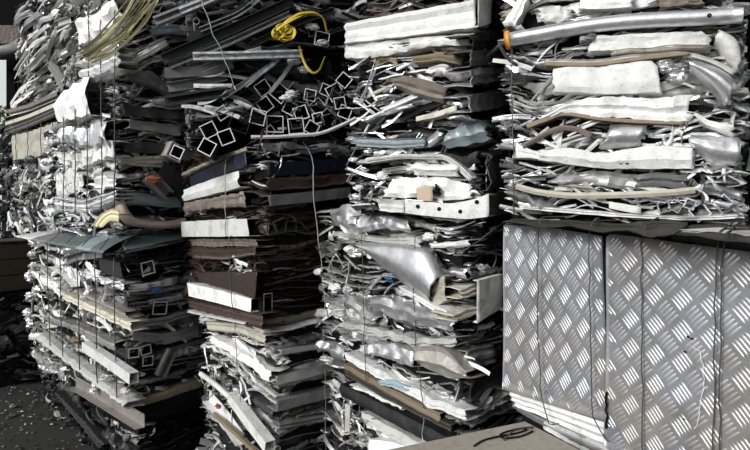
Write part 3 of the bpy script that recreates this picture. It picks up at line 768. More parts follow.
G('R', [(268, 196), (310, 192), (352, 187)], [(270, 206), (310, 202), (352, 197)], 'grey', n=.04, amp=.001, label='grey bar')
G('R', [(262, 331), (290, 328), (325, 318)], [(262, 333), (290, 330), (325, 320)], 'offwhite', 'sheet_edge', n=.04, amp=.002)
for x, y, r in ((282, 226, 20), (292, 228, -10), (302, 224, 5)):
    b.end('R', x, y, .06, r, 'dark', 'mill', 'U', .2, .03, name='channel_end')
b.end('R', 268, 303, .045, 0, 'black', 'mill', 'sq', .2, .04, name='channel_end', h=.09)
for k in range(6):
    a, z = b.px('R', R.uniform(266, 280), R.uniform(150, 165)); b.ribbon('R', a, .03, z, 'bright', .1, .008)
b.wire('L', [(226, 160), (225, 200), (226, 236)], 'palewire', .002, .07)
b.wire('L', [(229, 237), (230, 280), (234, 312)], 'wire', .002, .075)
b.wire('R', [(303, 142), (312, 155), (314, 200), (318, 240), (323, 280), (326, 312), (318, 318)], 'palewire', .0026, .06, wrap=False)

b = Bale('scrap_bale', 'bale of white and grey strips lying below the brown bale', C_at(277, 3.72), A3, 1.4, 1.2, -2.3, -.812, BALE_G, seed=32)
b.core()
b.fill('L', P_WHITE + [('dark', 2)], pitch=.030, seg=(.2, .7), amp=.010, z0=-2.15 * K + HC, shards=70)
b.fill('R', P_GREY, pitch=.036, seg=(.3, .9), amp=.005, s1=.75, z0=-2.15 * K + HC)
G('L', [(206, 322), (240, 324), (266, 336)], [(208, 330), (240, 334), (266, 344)], 'cream', n=.05, amp=.003)
G('L', [(212, 336), (240, 352), (270, 372)], [(212, 341), (240, 358), (270, 380)], 'white', n=.055, amp=.006)
b.bar('L', [(201, 374), (215, 384), (235, 402), (262, 438)], .03, .03, 'white', 'round', 'bent_bar', n=.07, smooth=True, label='bent white bar')
b.bar('L', [(232, 396), (250, 420), (270, 446)], .05, .05, 'offwhite', 'sq', 'bent_bar', n=.07)
b.bar('L', [(214, 414), (235, 432), (256, 452)], .02, .02, 'tan', 'sq', 'flat_bar', n=.07, label='tan coloured bar')
b.bar('L', [(206, 396), (222, 414), (240, 440)], .04, .06, 'offwhite', 'L', 'bent_bar', n=.06)
G('R', [(276, 377), (310, 368), (345, 359)], [(276, 385), (310, 377), (345, 367)], 'alu', n=.05, amp=.001, label='long grey channel')
G('R', [(280, 351), (310, 346), (345, 342)], [(280, 355), (310, 350), (345, 346)], 'mill', n=.04, amp=.001)
G('R', [(276, 402), (310, 394), (345, 385)], [(276, 412), (310, 403), (345, 394)], 'grey', n=.04, amp=.001)
G('R', [(278, 424), (310, 418), (345, 412)], [(278, 430), (310, 424), (345, 418)], 'grey', n=.04, amp=.003)
for k in range(24):
    a, z = b.px('L', R.uniform(215, 275), R.uniform(360, 410)); b.ribbon('L', a, .045, z, R.choice(['bright', 'white', 'alu', 'offwhite']), R.uniform(.08, .2), R.uniform(.006, .014))
b.lump('L', b.px('L', 233, 403)[0], .085, b.px('L', 233, 403)[1], .018, 'rust', 'rusty_clip')
b.wire('R', [(323, 330), (325, 380), (326, 452)], 'palewire', .0016, .05)
b.wire('L', [(235, 322), (238, 380), (244, 440)], 'wire', .0016, .07)

# bundle of square tubes and long bars on top of the brown bale
A3a = math.degrees(math.atan2(.30, .954))
b = Bale('scrap_bale', 'dark bale of square tubes showing their open ends, long bars on top', (-1.225, 3.86), A3a, 1.6, 1.25, .395, 1.45, BALE_G, seed=33)
b.core(.06)
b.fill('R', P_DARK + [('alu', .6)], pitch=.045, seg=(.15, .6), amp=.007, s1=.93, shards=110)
b.fill('L', P_GREY + [('dark', 4)], pitch=.034, seg=(.2, .8), amp=.006, s1=.8)
ends = [(247, 99, 17, 42), (263, 88, 14, 35), (280, 93, 16, 52), (265, 105, 14, 38), (322, 39, 15, 82), (338, 66, 15, 100),
        (177, 152, 11, 65), (209, 130, 14, 28), (207, 147, 14, 62), (226, 137, 14, 22), (240, 122, 18, 70), (258, 117, 15, 78), (275, 124, 17, 90), (296, 126, 16, 96),
        (312, 128, 13, 60), (329, 124, 14, 84), (345, 112, 13, 70), (335, 92, 16, 30), (318, 107, 15, 42), (301, 113, 14, 20), (348, 96, 14, 75), (222, 113, 12, 35),
        (290, 108, 13, 62), (326, 90, 12, 70), (340, 103, 12, 12), (352, 122, 11, 40), (310, 95, 12, 80), (270, 131, 10, 40), (318, 118, 11, 15), (344, 80, 13, 50)]
for i, (x, y, sz, ro) in enumerate(ends):
    D = 3.95
    b.end('R', x, y, sz / F * D * K * 1.0, ro, ['dark', 'black', 'umber', 'dark'][i % 4], 'cut', 'sq' if i % 5 else 'C', R.uniform(.35, .7), R.uniform(.03, .09), name='square_tube', slope=(R.uniform(-.2, .2), R.uniform(-.05, .1)), wall=.0045)
for k in range(16):
    x = R.uniform(290, 352); y = R.uniform(85, 132)
    b.end('R', x, y, R.uniform(.035, .055), R.uniform(0, 90), 'mill', 'cut', R.choice(['C', 'U', 'L', 'Z']), .3, R.uniform(.03, .07), name='channel_end')
b.bar('R', [(251, 137), (275, 137), (320, 134), (340, 126), (356, 118)], .03, .016, 'white', 'flat', 'curved_strip', n=.10, label='curved white strip under the tube ends')
for pts, w, m, n in (([(163, 60), (225, 33), (288, 4)], .045, 'dark', .10), ([(170, 66), (230, 42), (290, 14)], .03, 'mill', .09), ([(193, 57), (240, 56), (302, 54)], .036, 'bright', .12),
                     ([(222, 98), (250, 80), (276, 62)], .022, 'mill', .08), ([(245, 86), (262, 72), (282, 56)], .018, 'alu', .08), ([(270, 92), (285, 74), (292, 62)], .02, 'mill', .06),
                     ([(188, 40), (220, 22), (250, 4)], .03, 'dark', .08), ([(170, 50), (200, 46), (235, 42)], .05, 'black', .05), ([(155, 22), (185, 10), (220, -4)], .04, 'mill', .10),
                     ([(180, 12), (205, 2), (222, -6)], .03, 'bright', .11), ([(200, 30), (240, 14), (262, -4)], .02, 'alu', .1), ([(250, 46), (300, 22), (335, 10)], .026, 'dark', .08),
                     ([(165, 74), (200, 72), (232, 64)], .05, 'grey', .06), ([(168, 88), (196, 84), (226, 76)], .045, 'mill', .05), ([(165, 102), (200, 96), (228, 92)], .05, 'dark', .05),
                     ([(200, 70), (226, 60), (262, 50)], .03, 'alu', .07)):
    b.bar('R', pts, w, w, m, R.choice(['sq', 'U', 'C']), 'long_bar', n=n, label='long horizontal bright bar' if m == 'bright' and pts[0][0] == 193 else None)
for x, y in ((310, 30), (292, 64), (302, 72), (285, 100), (290, 96), (320, 46)):
    a, z = b.px('R', x, y); b.lump('R', a, .06, z, .026, R.choice(['offwhite', 'white']))
for k in range(12):
    a, z = b.px('R', R.uniform(170, 235), R.uniform(70, 120)); b.ribbon('R', a, .07, z, R.choice(['alu', 'white', 'mill']), .18, .02, ang=R.uniform(-.5, .2))
for pts in ([(200, -4), (207, 16), (213, 34), (219, 46), (228, 68), (236, 90)],):
    b.wire('R', pts, 'palewire', .0026, .14, wrap=False)

b3a = b
# yellow plastic strap, loose on the bars
rg = random.Random(5)
VV, FF, o = [], [], 0
root = bpy.data.objects.new('strap_tangle', None); COL.objects.link(root)
a, z = b3a.px('R', 290, 75)
root.location = Vector(b3a.fr['R'][0] + a * b3a.fr['R'][1] + .15 * b3a.fr['R'][2] + np.array([0, 0, z]))
tag(root, 'tangle of thin yellow plastic strap caught on the dark bars', 'plastic strap')
def strap(pts, w, name='strap_loop'):
    P = [(b3a.px('R', x, y, n)[0], n, b3a.px('R', x, y, n)[1]) for x, y, n in pts]
    Q = smooth_path(P, 30)
    V, Fc, MI = sweep(Q, section('flat', w, w)[0], False, (0, 1, .4), twist=rg.uniform(-2, 2))
    Wd = b3a.W('R', V) + b3a.base - np.array(root.location)
    link_mesh(name, Wd, Fc, 'yellow', root, thick=.002)
strap([(281, 27, .15), (288, 20, .17), (300, 13, .17), (315, 12, .16), (324, 18, .15), (327, 32, .14)], .013)
strap([(272, 34, .15), (280, 27, .18), (292, 20, .18), (305, 14, .16), (322, 16, .15)], .012)
for k in range(9):
    c = (278 + rg.uniform(-4, 12), 32 + rg.uniform(-5, 5))
    pts = []
    h = rg.uniform(0, 6)
    for i in range(9):
        pts.append((c[0] + math.cos(h + i * .8) * rg.uniform(4, 9), c[1] + math.sin(h + i * .8) * rg.uniform(3, 7), .14 + rg.uniform(0, .05)))
    strap(pts, .012)
strap([(299, 46, .14), (303, 60, .14), (308, 70, .15), (314, 74, .15), (320, 70, .15), (325, 57, .14)], .010)
strap([(290, 40, .14), (294, 34, .15), (290, 28, .16), (284, 34, .14)], .02)

# ================================================================== column 2
A2 = 44
C2 = C_at(130, 4.65)
b = Bale('scrap_bale', 'big mixed bale with a row of curved grey green sheets on top', C_at(126, 4.65), A2, 2.75, 1.4, -1.80, -.335, BALE_G, seed=21)
b.core()
b.fill('L', P_MIX, pitch=.037, seg=(.2, .8), amp=.012, z1=-.42 * K + HC, shards=200)
b.fill('R', [('dark', 4), ('grey', 4), ('mill', 2), ('offwhite', 1.5), ('alu', 1.5)], pitch=.036, seg=(.25, .8), amp=.009, s1=.75, z1=-.42 * K + HC)
xs_ = [30, 46, 62, 78, 92, 106, 120]
for i in range(6):
    x0, x1 = xs_[i], xs_[i + 1] + 1
    yt = lambda x: 231.5 + (x - 30) * .03
    yb = lambda x: 236 + (x - 30) * .185
    G('L', [(x0, yt(x0)), (x1, yt(x1))], [(x0, yb(x0)), (x1, yb(x1))], ['offwhite', 'mill', 'teal', 'teal', 'bluegrey', 'teal'][i], 'top_sheet', n=.06, amp=.002, rows=6, tilt=.22, bulge=.03, depth=.08, smooth=True, label='grey green curved sheet' if i == 3 else None)
G('R', [(120, 234), (155, 233), (190, 232)], [(118, 252), (150, 246), (190, 237)], 'teal', 'top_sheet', n=.03, amp=.002, rows=6, tilt=.22, bulge=.02, depth=.08, smooth=True)
G('R', [(118, 252), (150, 246), (190, 237)], [(118, 255), (150, 249), (190, 239)], 'dark', 'sheet_edge', n=.13, depth=.12)
G('L', [(75, 289), (105, 302), (124, 312)], [(75, 293), (105, 307), (128, 318)], 'dull', n=.06, amp=.004)
G('L', [(62, 292), (90, 304), (130, 322)], [(62, 298), (90, 311), (132, 331)], 'cream', n=.06, amp=.004, label='long beige strip')
G('L', [(40, 313), (75, 325), (115, 343)], [(40, 317), (75, 331), (116, 351)], 'mill', n=.06, amp=.006)
G('L', [(40, 276), (58, 284), (60, 296)], [(42, 284), (56, 292), (60, 300)], 'white', n=.05, amp=.008)
G('L', [(40, 334), (62, 352), (100, 380), (128, 402)], [(41, 343), (62, 359), (98, 387), (128, 409)], 'offwhite', n=.07, amp=.005, bulge=.02, rows=4, label='long pale bent sheet')
b.bar('L', [(86, 346), (108, 360), (134, 378)], .05, .06, 'white', 'sq', 'white_bar', n=.08, label='white bar')
b.bar('L', [(72, 382), (100, 398), (140, 422)], .05, .07, 'dull', 'L', 'bent_angle', n=.06)
G('L', [(80, 270), (105, 278), (125, 284)], [(80, 276), (105, 285), (125, 292)], 'alu', n=.05, amp=.008)
b.bar('L', [(52, 262), (66, 270), (76, 282)], .05, .07, 'white', 'L', 'bent_angle', n=.06)
b.bar('L', [(62, 262), (80, 256), (98, 254)], .05, .05, 'mill', 'U', 'bent_angle', n=.06)
G('R', [(130, 256), (150, 254), (185, 246)], [(130, 264), (150, 263), (185, 256)], 'dark', n=.02, amp=.003)
for x, y, w, h in ((144, 251, .09, .10), (155, 250, .06, .10), (166, 247, .10, .07), (173, 250, .06, .09), (130, 268, .10, .09), (140, 305, .14, .07), (134, 353, .066, .06), (146, 350, .066, .06), (157, 347, .066, .06), (136, 364, .066, .06), (148, 361, .066, .06), (158, 358, .066, .06), (148, 268, .08, .08), (160, 308, .09, .08)):
    b.end('R', x, y, w, R.uniform(-12, 12), 'dark', 'offwhite', R.choice(['sq', 'U', 'C']), .35, .05, h=h, name='channel_end', wall=.007)
for t, bt, m in (([(128, 284), (150, 283), (178, 276)], [(128, 292), (150, 290), (178, 283)], 'alu'), ([(130, 322), (160, 318), (196, 308)], [(130, 328), (160, 324), (196, 314)], 'mill'),
                 ([(132, 332), (165, 334), (200, 326)], [(132, 340), (165, 344), (200, 334)], 'grey'), ([(150, 300), (175, 296), (195, 288)], [(150, 304), (175, 301), (195, 293)], 'mill'),
                 ([(136, 402), (168, 391), (202, 378)], [(138, 408), (168, 399), (202, 387)], 'tan')):
    G('R', t, bt, m, n=.04, amp=.003)
b.bar('R', [(160, 376), (166, 362), (172, 350)], .04, .06, 'grey', 'C', 'channel_bar', n=.06)
b.bar('R', [(138, 416), (160, 410), (200, 398)], .09, .09, 'black', 'round', 'black_hose', n=.06, smooth=True, dent=.15)
b.lump('R', b.px('R', 152, 289)[0], .06, b.px('R', 152, 289)[1], .035, 'blue', 'blue_scrap')
b.lump('L', b.px('L', 89, 338)[0], .08, b.px('L', 89, 338)[1], .035, 'tan', 'tan_scrap')
for x, y in ((108, 382), (138, 388), (105, 388), (116, 375)):
    b.lump('L', b.px('L', x, y)[0], .07, b.px('L', x, y)[1], .026, 'offwhite')
for k in range(26):
    a, z = b.px('L', R.uniform(36, 112), R.uniform(258, 320)); b.ribbon('L', a, .06, z, R.choice(['bright', 'white', 'alu', 'offwhite']), R.uniform(.14, .3), R.uniform(.014, .03), ang=R.uniform(-.8, .8) + math.pi)
for k in range(16):
    a, z = b.px('L', R.uniform(30, 40), R.uniform(240, 335)); b.lump('L', a, R.uniform(0, .03), z, R.uniform(.03, .05), R.choice(['bright', 'white', 'alu']))
for x in (47, 60, 77, 95, 114):
    b.wire('L', [(x, 238 + (x - 32) * .24), (x + 1, 300), (x + 3, 352 + (x - 40) * .68)], 'wire', .0034, .085)
for x0, x1 in ((50, 62), (66, 84), (82, 105), (100, 128), (118, 150)):
    b.wire('L', [(x0, 237 + (x0 - 30) * .18), (x0 + 9, 232 + (x0 - 30) * .09)], 'wire', .003, .17, wrap=False, jig=0)

b = Bale('scrap_bale', 'dark bale at the foot of the stack below the long pale bent sheet', C_at(134, 4.7), A2, 2.6, 1.4, -2.3, -1.81, BALE_G, seed=22)
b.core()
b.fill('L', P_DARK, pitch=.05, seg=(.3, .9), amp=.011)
b.fill('R', [('black', 4), ('dark', 1)], pitch=.06, seg=(.3, .9), amp=.011, s1=.8)  # right face takes blacker paints than the left
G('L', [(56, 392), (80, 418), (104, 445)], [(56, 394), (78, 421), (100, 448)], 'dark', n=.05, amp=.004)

b = Bale('scrap_bale', 'bale with a big white crumpled sheet and a curved pinkish bumper at its foot', C_at(118, 4.68), A2, 2.05, 1.4, -.325, .78, BALE_G, seed=23)
b.core()
b.fill('L', P_WHITE[:5] + [('mill', 3), ('dark', 1.5)], pitch=.040, seg=(.2, .7), amp=.014, shards=160)
b.fill('R', [('grey', 4), ('mill', 4), ('dark', 3), ('offwhite', 4), ('alu', 4)], pitch=.034, seg=(.15, .7), amp=.010, s1=.9, shards=150)
G('L', [(57, 98), (72, 86), (90, 76)], [(59, 122), (74, 118), (92, 114)], 'white', n=.07, amp=.008, bulge=.03, rows=6, label='big white crumpled sheet')
G('L', [(60, 128), (85, 128), (108, 120)], [(60, 142), (88, 150), (110, 148)], 'alu', n=.06, amp=.012, bulge=.02, rows=5)
G('L', [(57, 152), (75, 156), (100, 145), (114, 140)], [(57, 160), (75, 170), (100, 160), (114, 155)], 'offwhite', n=.06, amp=.012, rows=4)
G('L', [(56, 176), (72, 168), (84, 176)], [(57, 196), (72, 192), (84, 190)], 'white', n=.06, amp=.014, rows=4)
G('L', [(92, 180), (102, 172), (116, 178)], [(92, 188), (104, 188), (116, 188)], 'white', n=.06, amp=.01)
for k in range(3):
    G('L', [(56, 196 + k * 6), (85, 200 + k * 5), (118, 190 + k * 4)], [(57, 200 + k * 6), (85, 204 + k * 5), (118, 194 + k * 4)], ['bright', 'white', 'alu'][k], 'rolled_strip', n=.07 - .01 * k, amp=.005, bulge=.015, smooth=True)
for t, bt, m in (([(122, 104), (150, 108), (188, 112)], [(122, 114), (150, 118), (188, 120)], 'dark'), ([(128, 120), (150, 122), (182, 126)], [(128, 128), (150, 131), (180, 136)], 'grey'),
                 ([(122, 142), (150, 142), (180, 146)], [(124, 152), (150, 153), (178, 154)], 'dark'), ([(118, 158), (150, 156), (172, 156)], [(120, 163), (140, 166), (168, 168)], 'cream'),
                 ([(126, 192), (155, 196), (182, 198)], [(126, 203), (155, 206), (182, 208)], 'bluegrey'), ([(150, 100), (170, 104), (190, 104)], [(152, 106), (170, 109), (190, 108)], 'mill')):
    G('R', t, bt, m, n=.05, amp=.005)
b.bar('R', [(148, 176), (158, 186), (168, 196)], .06, .08, 'grey', 'C', 'bent_angle', n=.08)
b.bar('R', [(158, 168), (176, 182), (186, 196)], .10, .10, 'dark', 'sq', 'bent_angle', n=.06)
b.lump('R', b.px('R', 148, 180)[0], .10, b.px('R', 148, 180)[1], .04, 'rust', 'rusty_scrap')
b.end('R', 176, 152, .10, 65, 'cream', 'white', 'sq', .4, .12, name='square_tube', wall=.008)
G('R', [(122, 192), (126, 206), (134, 218), (150, 221), (170, 222), (186, 218)], [(118, 198), (122, 214), (132, 226), (150, 228), (170, 229), (186, 226)], 'pinkish', 'curved_bumper', n=.10, amp=.002, bulge=.02, rows=4, smooth=True, label='curved pink beige bumper')
for k in range(5):
    b.bar('L', [(94 + 2 * k, 226), (100 + 2 * k, 216 + k), (112, 210 + 2 * k), (119, 212 + 2 * k)], .012, .02, 'straw', 'flat', 'thin_strip', n=.09 + .01 * k)
for k in range(26):
    a, z = b.px('L', R.uniform(56, 116), R.uniform(160, 226)); b.ribbon('L', a, .06, z, R.choice(['bright', 'white', 'alu']), R.uniform(.15, .35), R.uniform(.014, .03), ang=R.uniform(-.7, .7))
for x in (63, 75, 87, 101, 114):
    b.wire('L', [(x, 96 - (x - 60) * .2), (x + 1, 160), (x, 214)], 'wire', .0034, .085)

b = Bale('scrap_bale', 'top bale with a bundle of thin yellowed strips sweeping up its corner', C_at(122, 4.72), A2, 1.42, 1.4, .79, 1.95, BALE_G, seed=24)
b.core()
b.tilt = {'L': -.15, 'R': .35}
b.fill('L', P_WHITE, pitch=.042, seg=(.2, .6), amp=.013, shards=60)
b.fill('R', [('grey', 4), ('mill', 4), ('dark', 3), ('offwhite', 4), ('alu', 4)], pitch=.034, seg=(.2, .8), amp=.010, s1=.9, shards=150)
G('L', [(80, 20), (95, 14), (118, -6)], [(80, 44), (100, 36), (120, 14)], 'white', n=.07, amp=.012, bulge=.02, rows=5, label='white crumpled sheet')
S0 = [(78, 53), (92, 42), (104, 30), (118, 14), (131, -4)]
S1 = [(92, 61), (113, 52), (131, 40), (147, 22), (161, -2)]
for k in range(11):
    t = (k + R.uniform(-.3, .3)) / 10
    q = lambda w: R.uniform(-w, w)
    xs = [(a[0] + (c[0] - a[0]) * t + q(2.4), a[1] + (c[1] - a[1]) * t + q(2.4)) for a, c in zip(S0, S1)]
    b.bar('R', xs, .005, R.uniform(.008, .014), 'straw', 'flat', 'thin_strip', ns=[.14 + .05 * R.random() for i in range(5)], twist=R.uniform(-1.4, 1.4), label='yellowed plastic strip')
for t, bt, m in (([(160, 20), (180, 10), (196, 0)], [(166, 26), (184, 16), (200, 6)], 'mill'), ([(125, 62), (150, 48), (166, 40)], [(126, 68), (150, 56), (168, 46)], 'offwhite'),
                 ([(126, 72), (150, 70), (172, 88)], [(126, 78), (148, 84), (170, 94)], 'grey'), ([(150, 26), (170, 24), (190, 26)], [(152, 34), (170, 34), (190, 34)], 'bluegrey')):
    G('R', t, bt, m, n=.06, amp=.006)
for k in range(3):
    G('L', [(80, 62 + 9 * k), (98, 58 + 8 * k), (120, 46 + 8 * k)], [(80, 68 + 9 * k), (98, 65 + 8 * k), (120, 53 + 8 * k)], ['offwhite', 'white', 'alu'][k], n=.07, amp=.006, bulge=.02, rows=4)
for x in (89, 101, 115):
    b.wire('L', [(x, -8), (x, 50), (x, 88)], 'wire', .0034, .085)

# ================================================================== column 1 (farthest, left)
C1 = C_at(64, 7.0)
b = Bale('scrap_bale', 'farthest upper bale of swirling pale grey crumpled strips beside the roof post', C1, A2, 2.2, 1.4, 1.06, 2.75, BALE_G, seed=13)
b.core()
b.tilt['L'] = -.5
b.fill('L', P_SILVER + [('dark', 4)], pitch=.055, seg=(.2, .6), amp=.018)
for k in range(85):
    x, y = R.uniform(22, 74), R.uniform(-4, 108)
    q = lambda w: R.uniform(-w, w)
    g_ = R.uniform(.5, 1.3)
    b.bar('L', [(x - 11 * g_ + q(3), y + 13 * g_ + q(4)), (x - 4 + q(3), y + 2 + q(3)), (x + 9 * g_ + q(3), y - 6 * g_ + q(4))], .03, R.uniform(.014, .055), R.choice(['bright', 'white', 'white', 'alu', 'offwhite', 'offwhite', 'mill', 'dark']), R.choice(['flat', 'L', 'U', 'flat']), 'curled_sheet', ns=[.02 + q(.03), .08 + q(.04), .04 + q(.04)], twist=q(1.2))
G('L', [(50, 60), (58, 66), (66, 80)], [(46, 64), (54, 76), (62, 92)], 'grey', n=.09, amp=.004)
b = Bale('scrap_bale', 'farthest middle bale with a beige panel and rough planklike strips on top', C_at(62, 7.02), A2, 2.48, 1.4, -.43, 1.05, BALE_G, seed=12)
b.core()
b.fill('L', [('taupe', 3), ('offwhite', 3), ('grey', 3), ('alu', 3), ('mill', 2), ('dark', 2), ('cream', 2)], pitch=.05, seg=(.15, .5), amp=.016, shards=80)
G('L', [(12, 136), (34, 130), (57, 122)], [(13, 160), (34, 158), (57, 148)], 'cream', n=.08, amp=.006, rows=5, label='beige panel')
for k in range(6):
    b.bar('L', [(8, 112 + 4 * k), (32, 106 + 3.4 * k), (60, 94 + 3.4 * k)], .05, .034, ['taupe', 'offwhite', 'umber', 'cream', 'taupe', 'mill'][k], ['sq', 'L', 'U'][k % 3], 'long_strip', n=.09 + .01 * (k % 2))
b.lump('L', b.px('L', 41, 160)[0], .09, b.px('L', 41, 160)[1], .06, 'teal', 'green_scrap')
for k in range(40):
    a, z = b.px('L', R.uniform(12, 60), R.uniform(164, 232)); b.ribbon('L', a, .06, z, R.choice(['bright', 'white', 'alu', 'taupe', 'offwhite', 'dark']), R.uniform(.2, .45), R.uniform(.02, .05))
for x in (16, 28, 41, 53):
    b.wire('L', [(x, 122), (x, 140), (x, 162)], 'wire', .0036, .10)
b = Bale('scrap_bale', 'farthest lower bale, a narrow sliver of white scrap beside the timber crate', C_at(56, 7.1), A2, 2.1, 1.4, -2.3, -.44, BALE_G, seed=14)
b.core()
b.fill('L', P_SILVER, pitch=.07, seg=(.15, .5), amp=.016, s0=.6)
WORLD, SUN, EXPO = 0.66, 3.3, 0.15
# ================================================================== far left: dark bale, crate, timber
b = Bale('scrap_bale', 'small dark bale under the bright gap at the far left', (-5.58, 8.90), A2, .8, .7, -.85, 1.2, BALE_G, seed=15)
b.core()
b.fill('L', P_DARK, pitch=.10, seg=(.3, .8), amp=.02)  # dark palette on both faces
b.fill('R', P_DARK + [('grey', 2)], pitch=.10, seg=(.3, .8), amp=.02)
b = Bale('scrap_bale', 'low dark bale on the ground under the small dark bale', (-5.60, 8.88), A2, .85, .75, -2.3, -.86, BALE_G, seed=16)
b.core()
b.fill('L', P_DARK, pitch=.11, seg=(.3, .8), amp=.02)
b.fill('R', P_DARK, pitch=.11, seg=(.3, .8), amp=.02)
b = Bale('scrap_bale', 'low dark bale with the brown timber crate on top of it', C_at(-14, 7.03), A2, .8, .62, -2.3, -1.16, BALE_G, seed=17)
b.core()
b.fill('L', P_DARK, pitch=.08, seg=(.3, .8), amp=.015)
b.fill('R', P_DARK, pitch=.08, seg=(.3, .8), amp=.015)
crate_c = b.C + b.u * b.Lu / 2 + b.v * b.Lv / 2; crate_z = b.z1

def box_mesh(name, c, size, rz, mat, parent=None, bev=0.004):
    me = bpy.data.meshes.new(name)
    x, y, z = [q / 2 for q in size]
    V = [(-x, -y, -z), (x, -y, -z), (x, y, -z), (-x, y, -z), (-x, -y, z), (x, -y, z), (x, y, z), (-x, y, z)]
    ca, sa = math.cos(rz), math.sin(rz)
    V = [(c[0] + a * ca - d * sa, c[1] + a * sa + d * ca, c[2] + e) for a, d, e in V]
    Fc = [(3, 2, 1, 0), (4, 5, 6, 7), (0, 1, 5, 4), (1, 2, 6, 5), (2, 3, 7, 6), (3, 0, 4, 7)]
    me.from_pydata(V, [], Fc); me.materials.append(M[mat])
    o = bpy.data.objects.new(name, me); COL.objects.link(o)
    if parent is not None: o.parent = parent
    if bev:
        m = o.modifiers.new('bevel', 'BEVEL'); m.width = bev; m.segments = 2
    return o
def empty(name, loc, rz=0):
    o = bpy.data.objects.new(name, None); COL.objects.link(o); o.location = loc; o.rotation_euler = (0, 0, rz); o.empty_display_size = .1
    return o
def at(px, py, D):
    return np.array([(px - HX) / F * D * K, D * K, HC - (py - HY) / F * D * K])

# timber crate on a pallet
cr = empty('timber_crate', (crate_c[0], crate_c[1], crate_z + .012), math.radians(A2 + 8))
tag(cr, 'brown timber crate standing on a low dark bale left of the stacks', 'crate')
hgt = .60 * K
for dx in (-1, 1):
    for dy in (-1, 1):
        box_mesh('corner_post', (dx * .15, dy * .17, hgt / 2), (.05, .05, hgt), 0, 'timber', cr)
for k in range(3):
    zz = (k + .5) * hgt / 3
    for sx, sy, wx, wy in ((0, -.205, .36, .02), (.185, 0, .02, .38), (-.185, 0, .02, .38), (0, .205, .36, .02)):
        box_mesh('side_board', (sx, sy, zz), (wx, wy, hgt / 3 - .008), 0, 'timber', cr)
box_mesh('crate_lid', (0, 0, hgt + .012), (.42, .46, .022), 0, 'dark', cr)

# wooden board in front, with its trestle
zb = -.796 * K + HC
c0 = np.array([.54 * K, 2.10 * K]); e1 = np.array([-.9025, -.4306]); e2 = np.array([.4306, -.9025])
L1, L2 = .8, .62
cen = c0 + e1 * L1 / 2 + e2 * L2 / 2
bd = empty('wooden_platform', (cen[0], cen[1], 0), math.atan2(e1[1], e1[0]))
tag(bd, 'flat weathered wooden board in front of the tread plate bale', 'wooden board')
box_mesh('top_board', (0, 0, zb - .012), (L1, L2, .024), 0, 'board', bd, .003)
for sx in (-1, 1):
    for sy in (-1, 1):
        box_mesh('support_post', (sx * (L1 / 2 - .06), sy * (L2 / 2 - .06), (zb - .024) / 2), (.08, .08, zb - .024), 0, 'timber', bd)
    box_mesh('cross_rail', (sx * (L1 / 2 - .06), 0, zb - .07), (.05, L2 - .2, .07), 0, 'timber', bd)
# loose wire on the board
def floor_pt(x, y, z):
    D = (HC - z) * F / (y - HY)
    return np.array([(x - HX) / F * D, D, z])
def loose_wire(name, pts, mat, label, r=.0022, lift=None):
    P = [floor_pt(x, y, zb + r + .001) for x, y in pts]
    if lift:
        for i, l in enumerate(lift): P[i] = P[i] + np.array([0, 0, l])
    Q = smooth_path(P, 40)
    sec = [(r * math.cos(t), r * math.sin(t)) for t in np.linspace(0, 2 * math.pi, 7, endpoint=False)]
    V, Fc, MI = sweep(Q, sec, True, (.1, .2, 1), wall=r * .5)
    o = link_mesh(name, V, Fc, [mat, mat], None, True, 0, MI)
    tag(o, label, 'wire')
loose_wire('loose_wire', [(474, 446), (482, 440), (500, 436), (518, 433), (530, 429), (526, 427), (512, 430), (498, 434), (500, 439), (520, 437), (533, 431)], 'black', 'loop of loose black wire lying on the weathered board')
loose_wire('loose_wire', [(504, 440), (512, 434), (523, 431), (533, 427)], 'wire', 'short straight bit of grey wire lying across the black wire loop on the board', lift=[0, .006, .008, 0])

# ================================================================== setting
def struct(o): o['kind'] = 'structure'; return o
def plane(name, V, mat, nx=1):
    me = bpy.data.meshes.new(name); me.from_pydata(V, [], [tuple(range(len(V)))]); me.materials.append(M[mat])
    o = bpy.data.objects.new(name, me); COL.objects.link(o); return struct(o)
# ground: grid with gentle unevenness
n = 60
xs = np.linspace(-14, 12, n); ys = np.linspace(-10, 14, n)
V = [(x, y, -.012 + .008 * math.sin(x * 3.1) * math.cos(y * 2.3)) for x in xs for y in ys]
me = bpy.data.meshes.new('floor'); me.from_pydata(V, [], grid_faces(n, n)); me.materials.append(M['concrete'])
o = bpy.data.objects.new('floor', me); COL.objects.link(o); struct(o)
# gravelly debris at the left
rg = random.Random(9)
V, Fc, MI = [], [], []
for k in range(2600):
    x, y = rg.uniform(-4.6, -1.9), rg.uniform(3.0, 6.6)
    r = rg.uniform(.003, .014) * (3 if rg.random() < .03 else 1)
    o0 = len(V)
    for q in ((1, 0, 0), (0, 1, 0), (-1, 0, 0), (0, -1, 0), (0, 0, 1), (0, 0, -.3)):
        V.append((x + q[0] * r * rg.uniform(.6, 1.6), y + q[1] * r * rg.uniform(.6, 1.6), max(-.01, q[2] * r * rg.uniform(.5, 1))))
    for a, c in ((0, 1), (1, 2), (2, 3), (3, 0)):
        Fc += [(o0 + a, o0 + c, o0 + 4), (o0 + c, o0 + a, o0 + 5)]
    m = rg.choice([0, 0, 1, 1, 1, 2]); MI += [m] * 8
o = link_mesh('scrap_debris', V, Fc, ['grey', 'dark', 'offwhite'], None, fmat=MI)
tag(o, 'grit and small metal crumbs strewn over the ground at left', 'debris', kind='stuff')

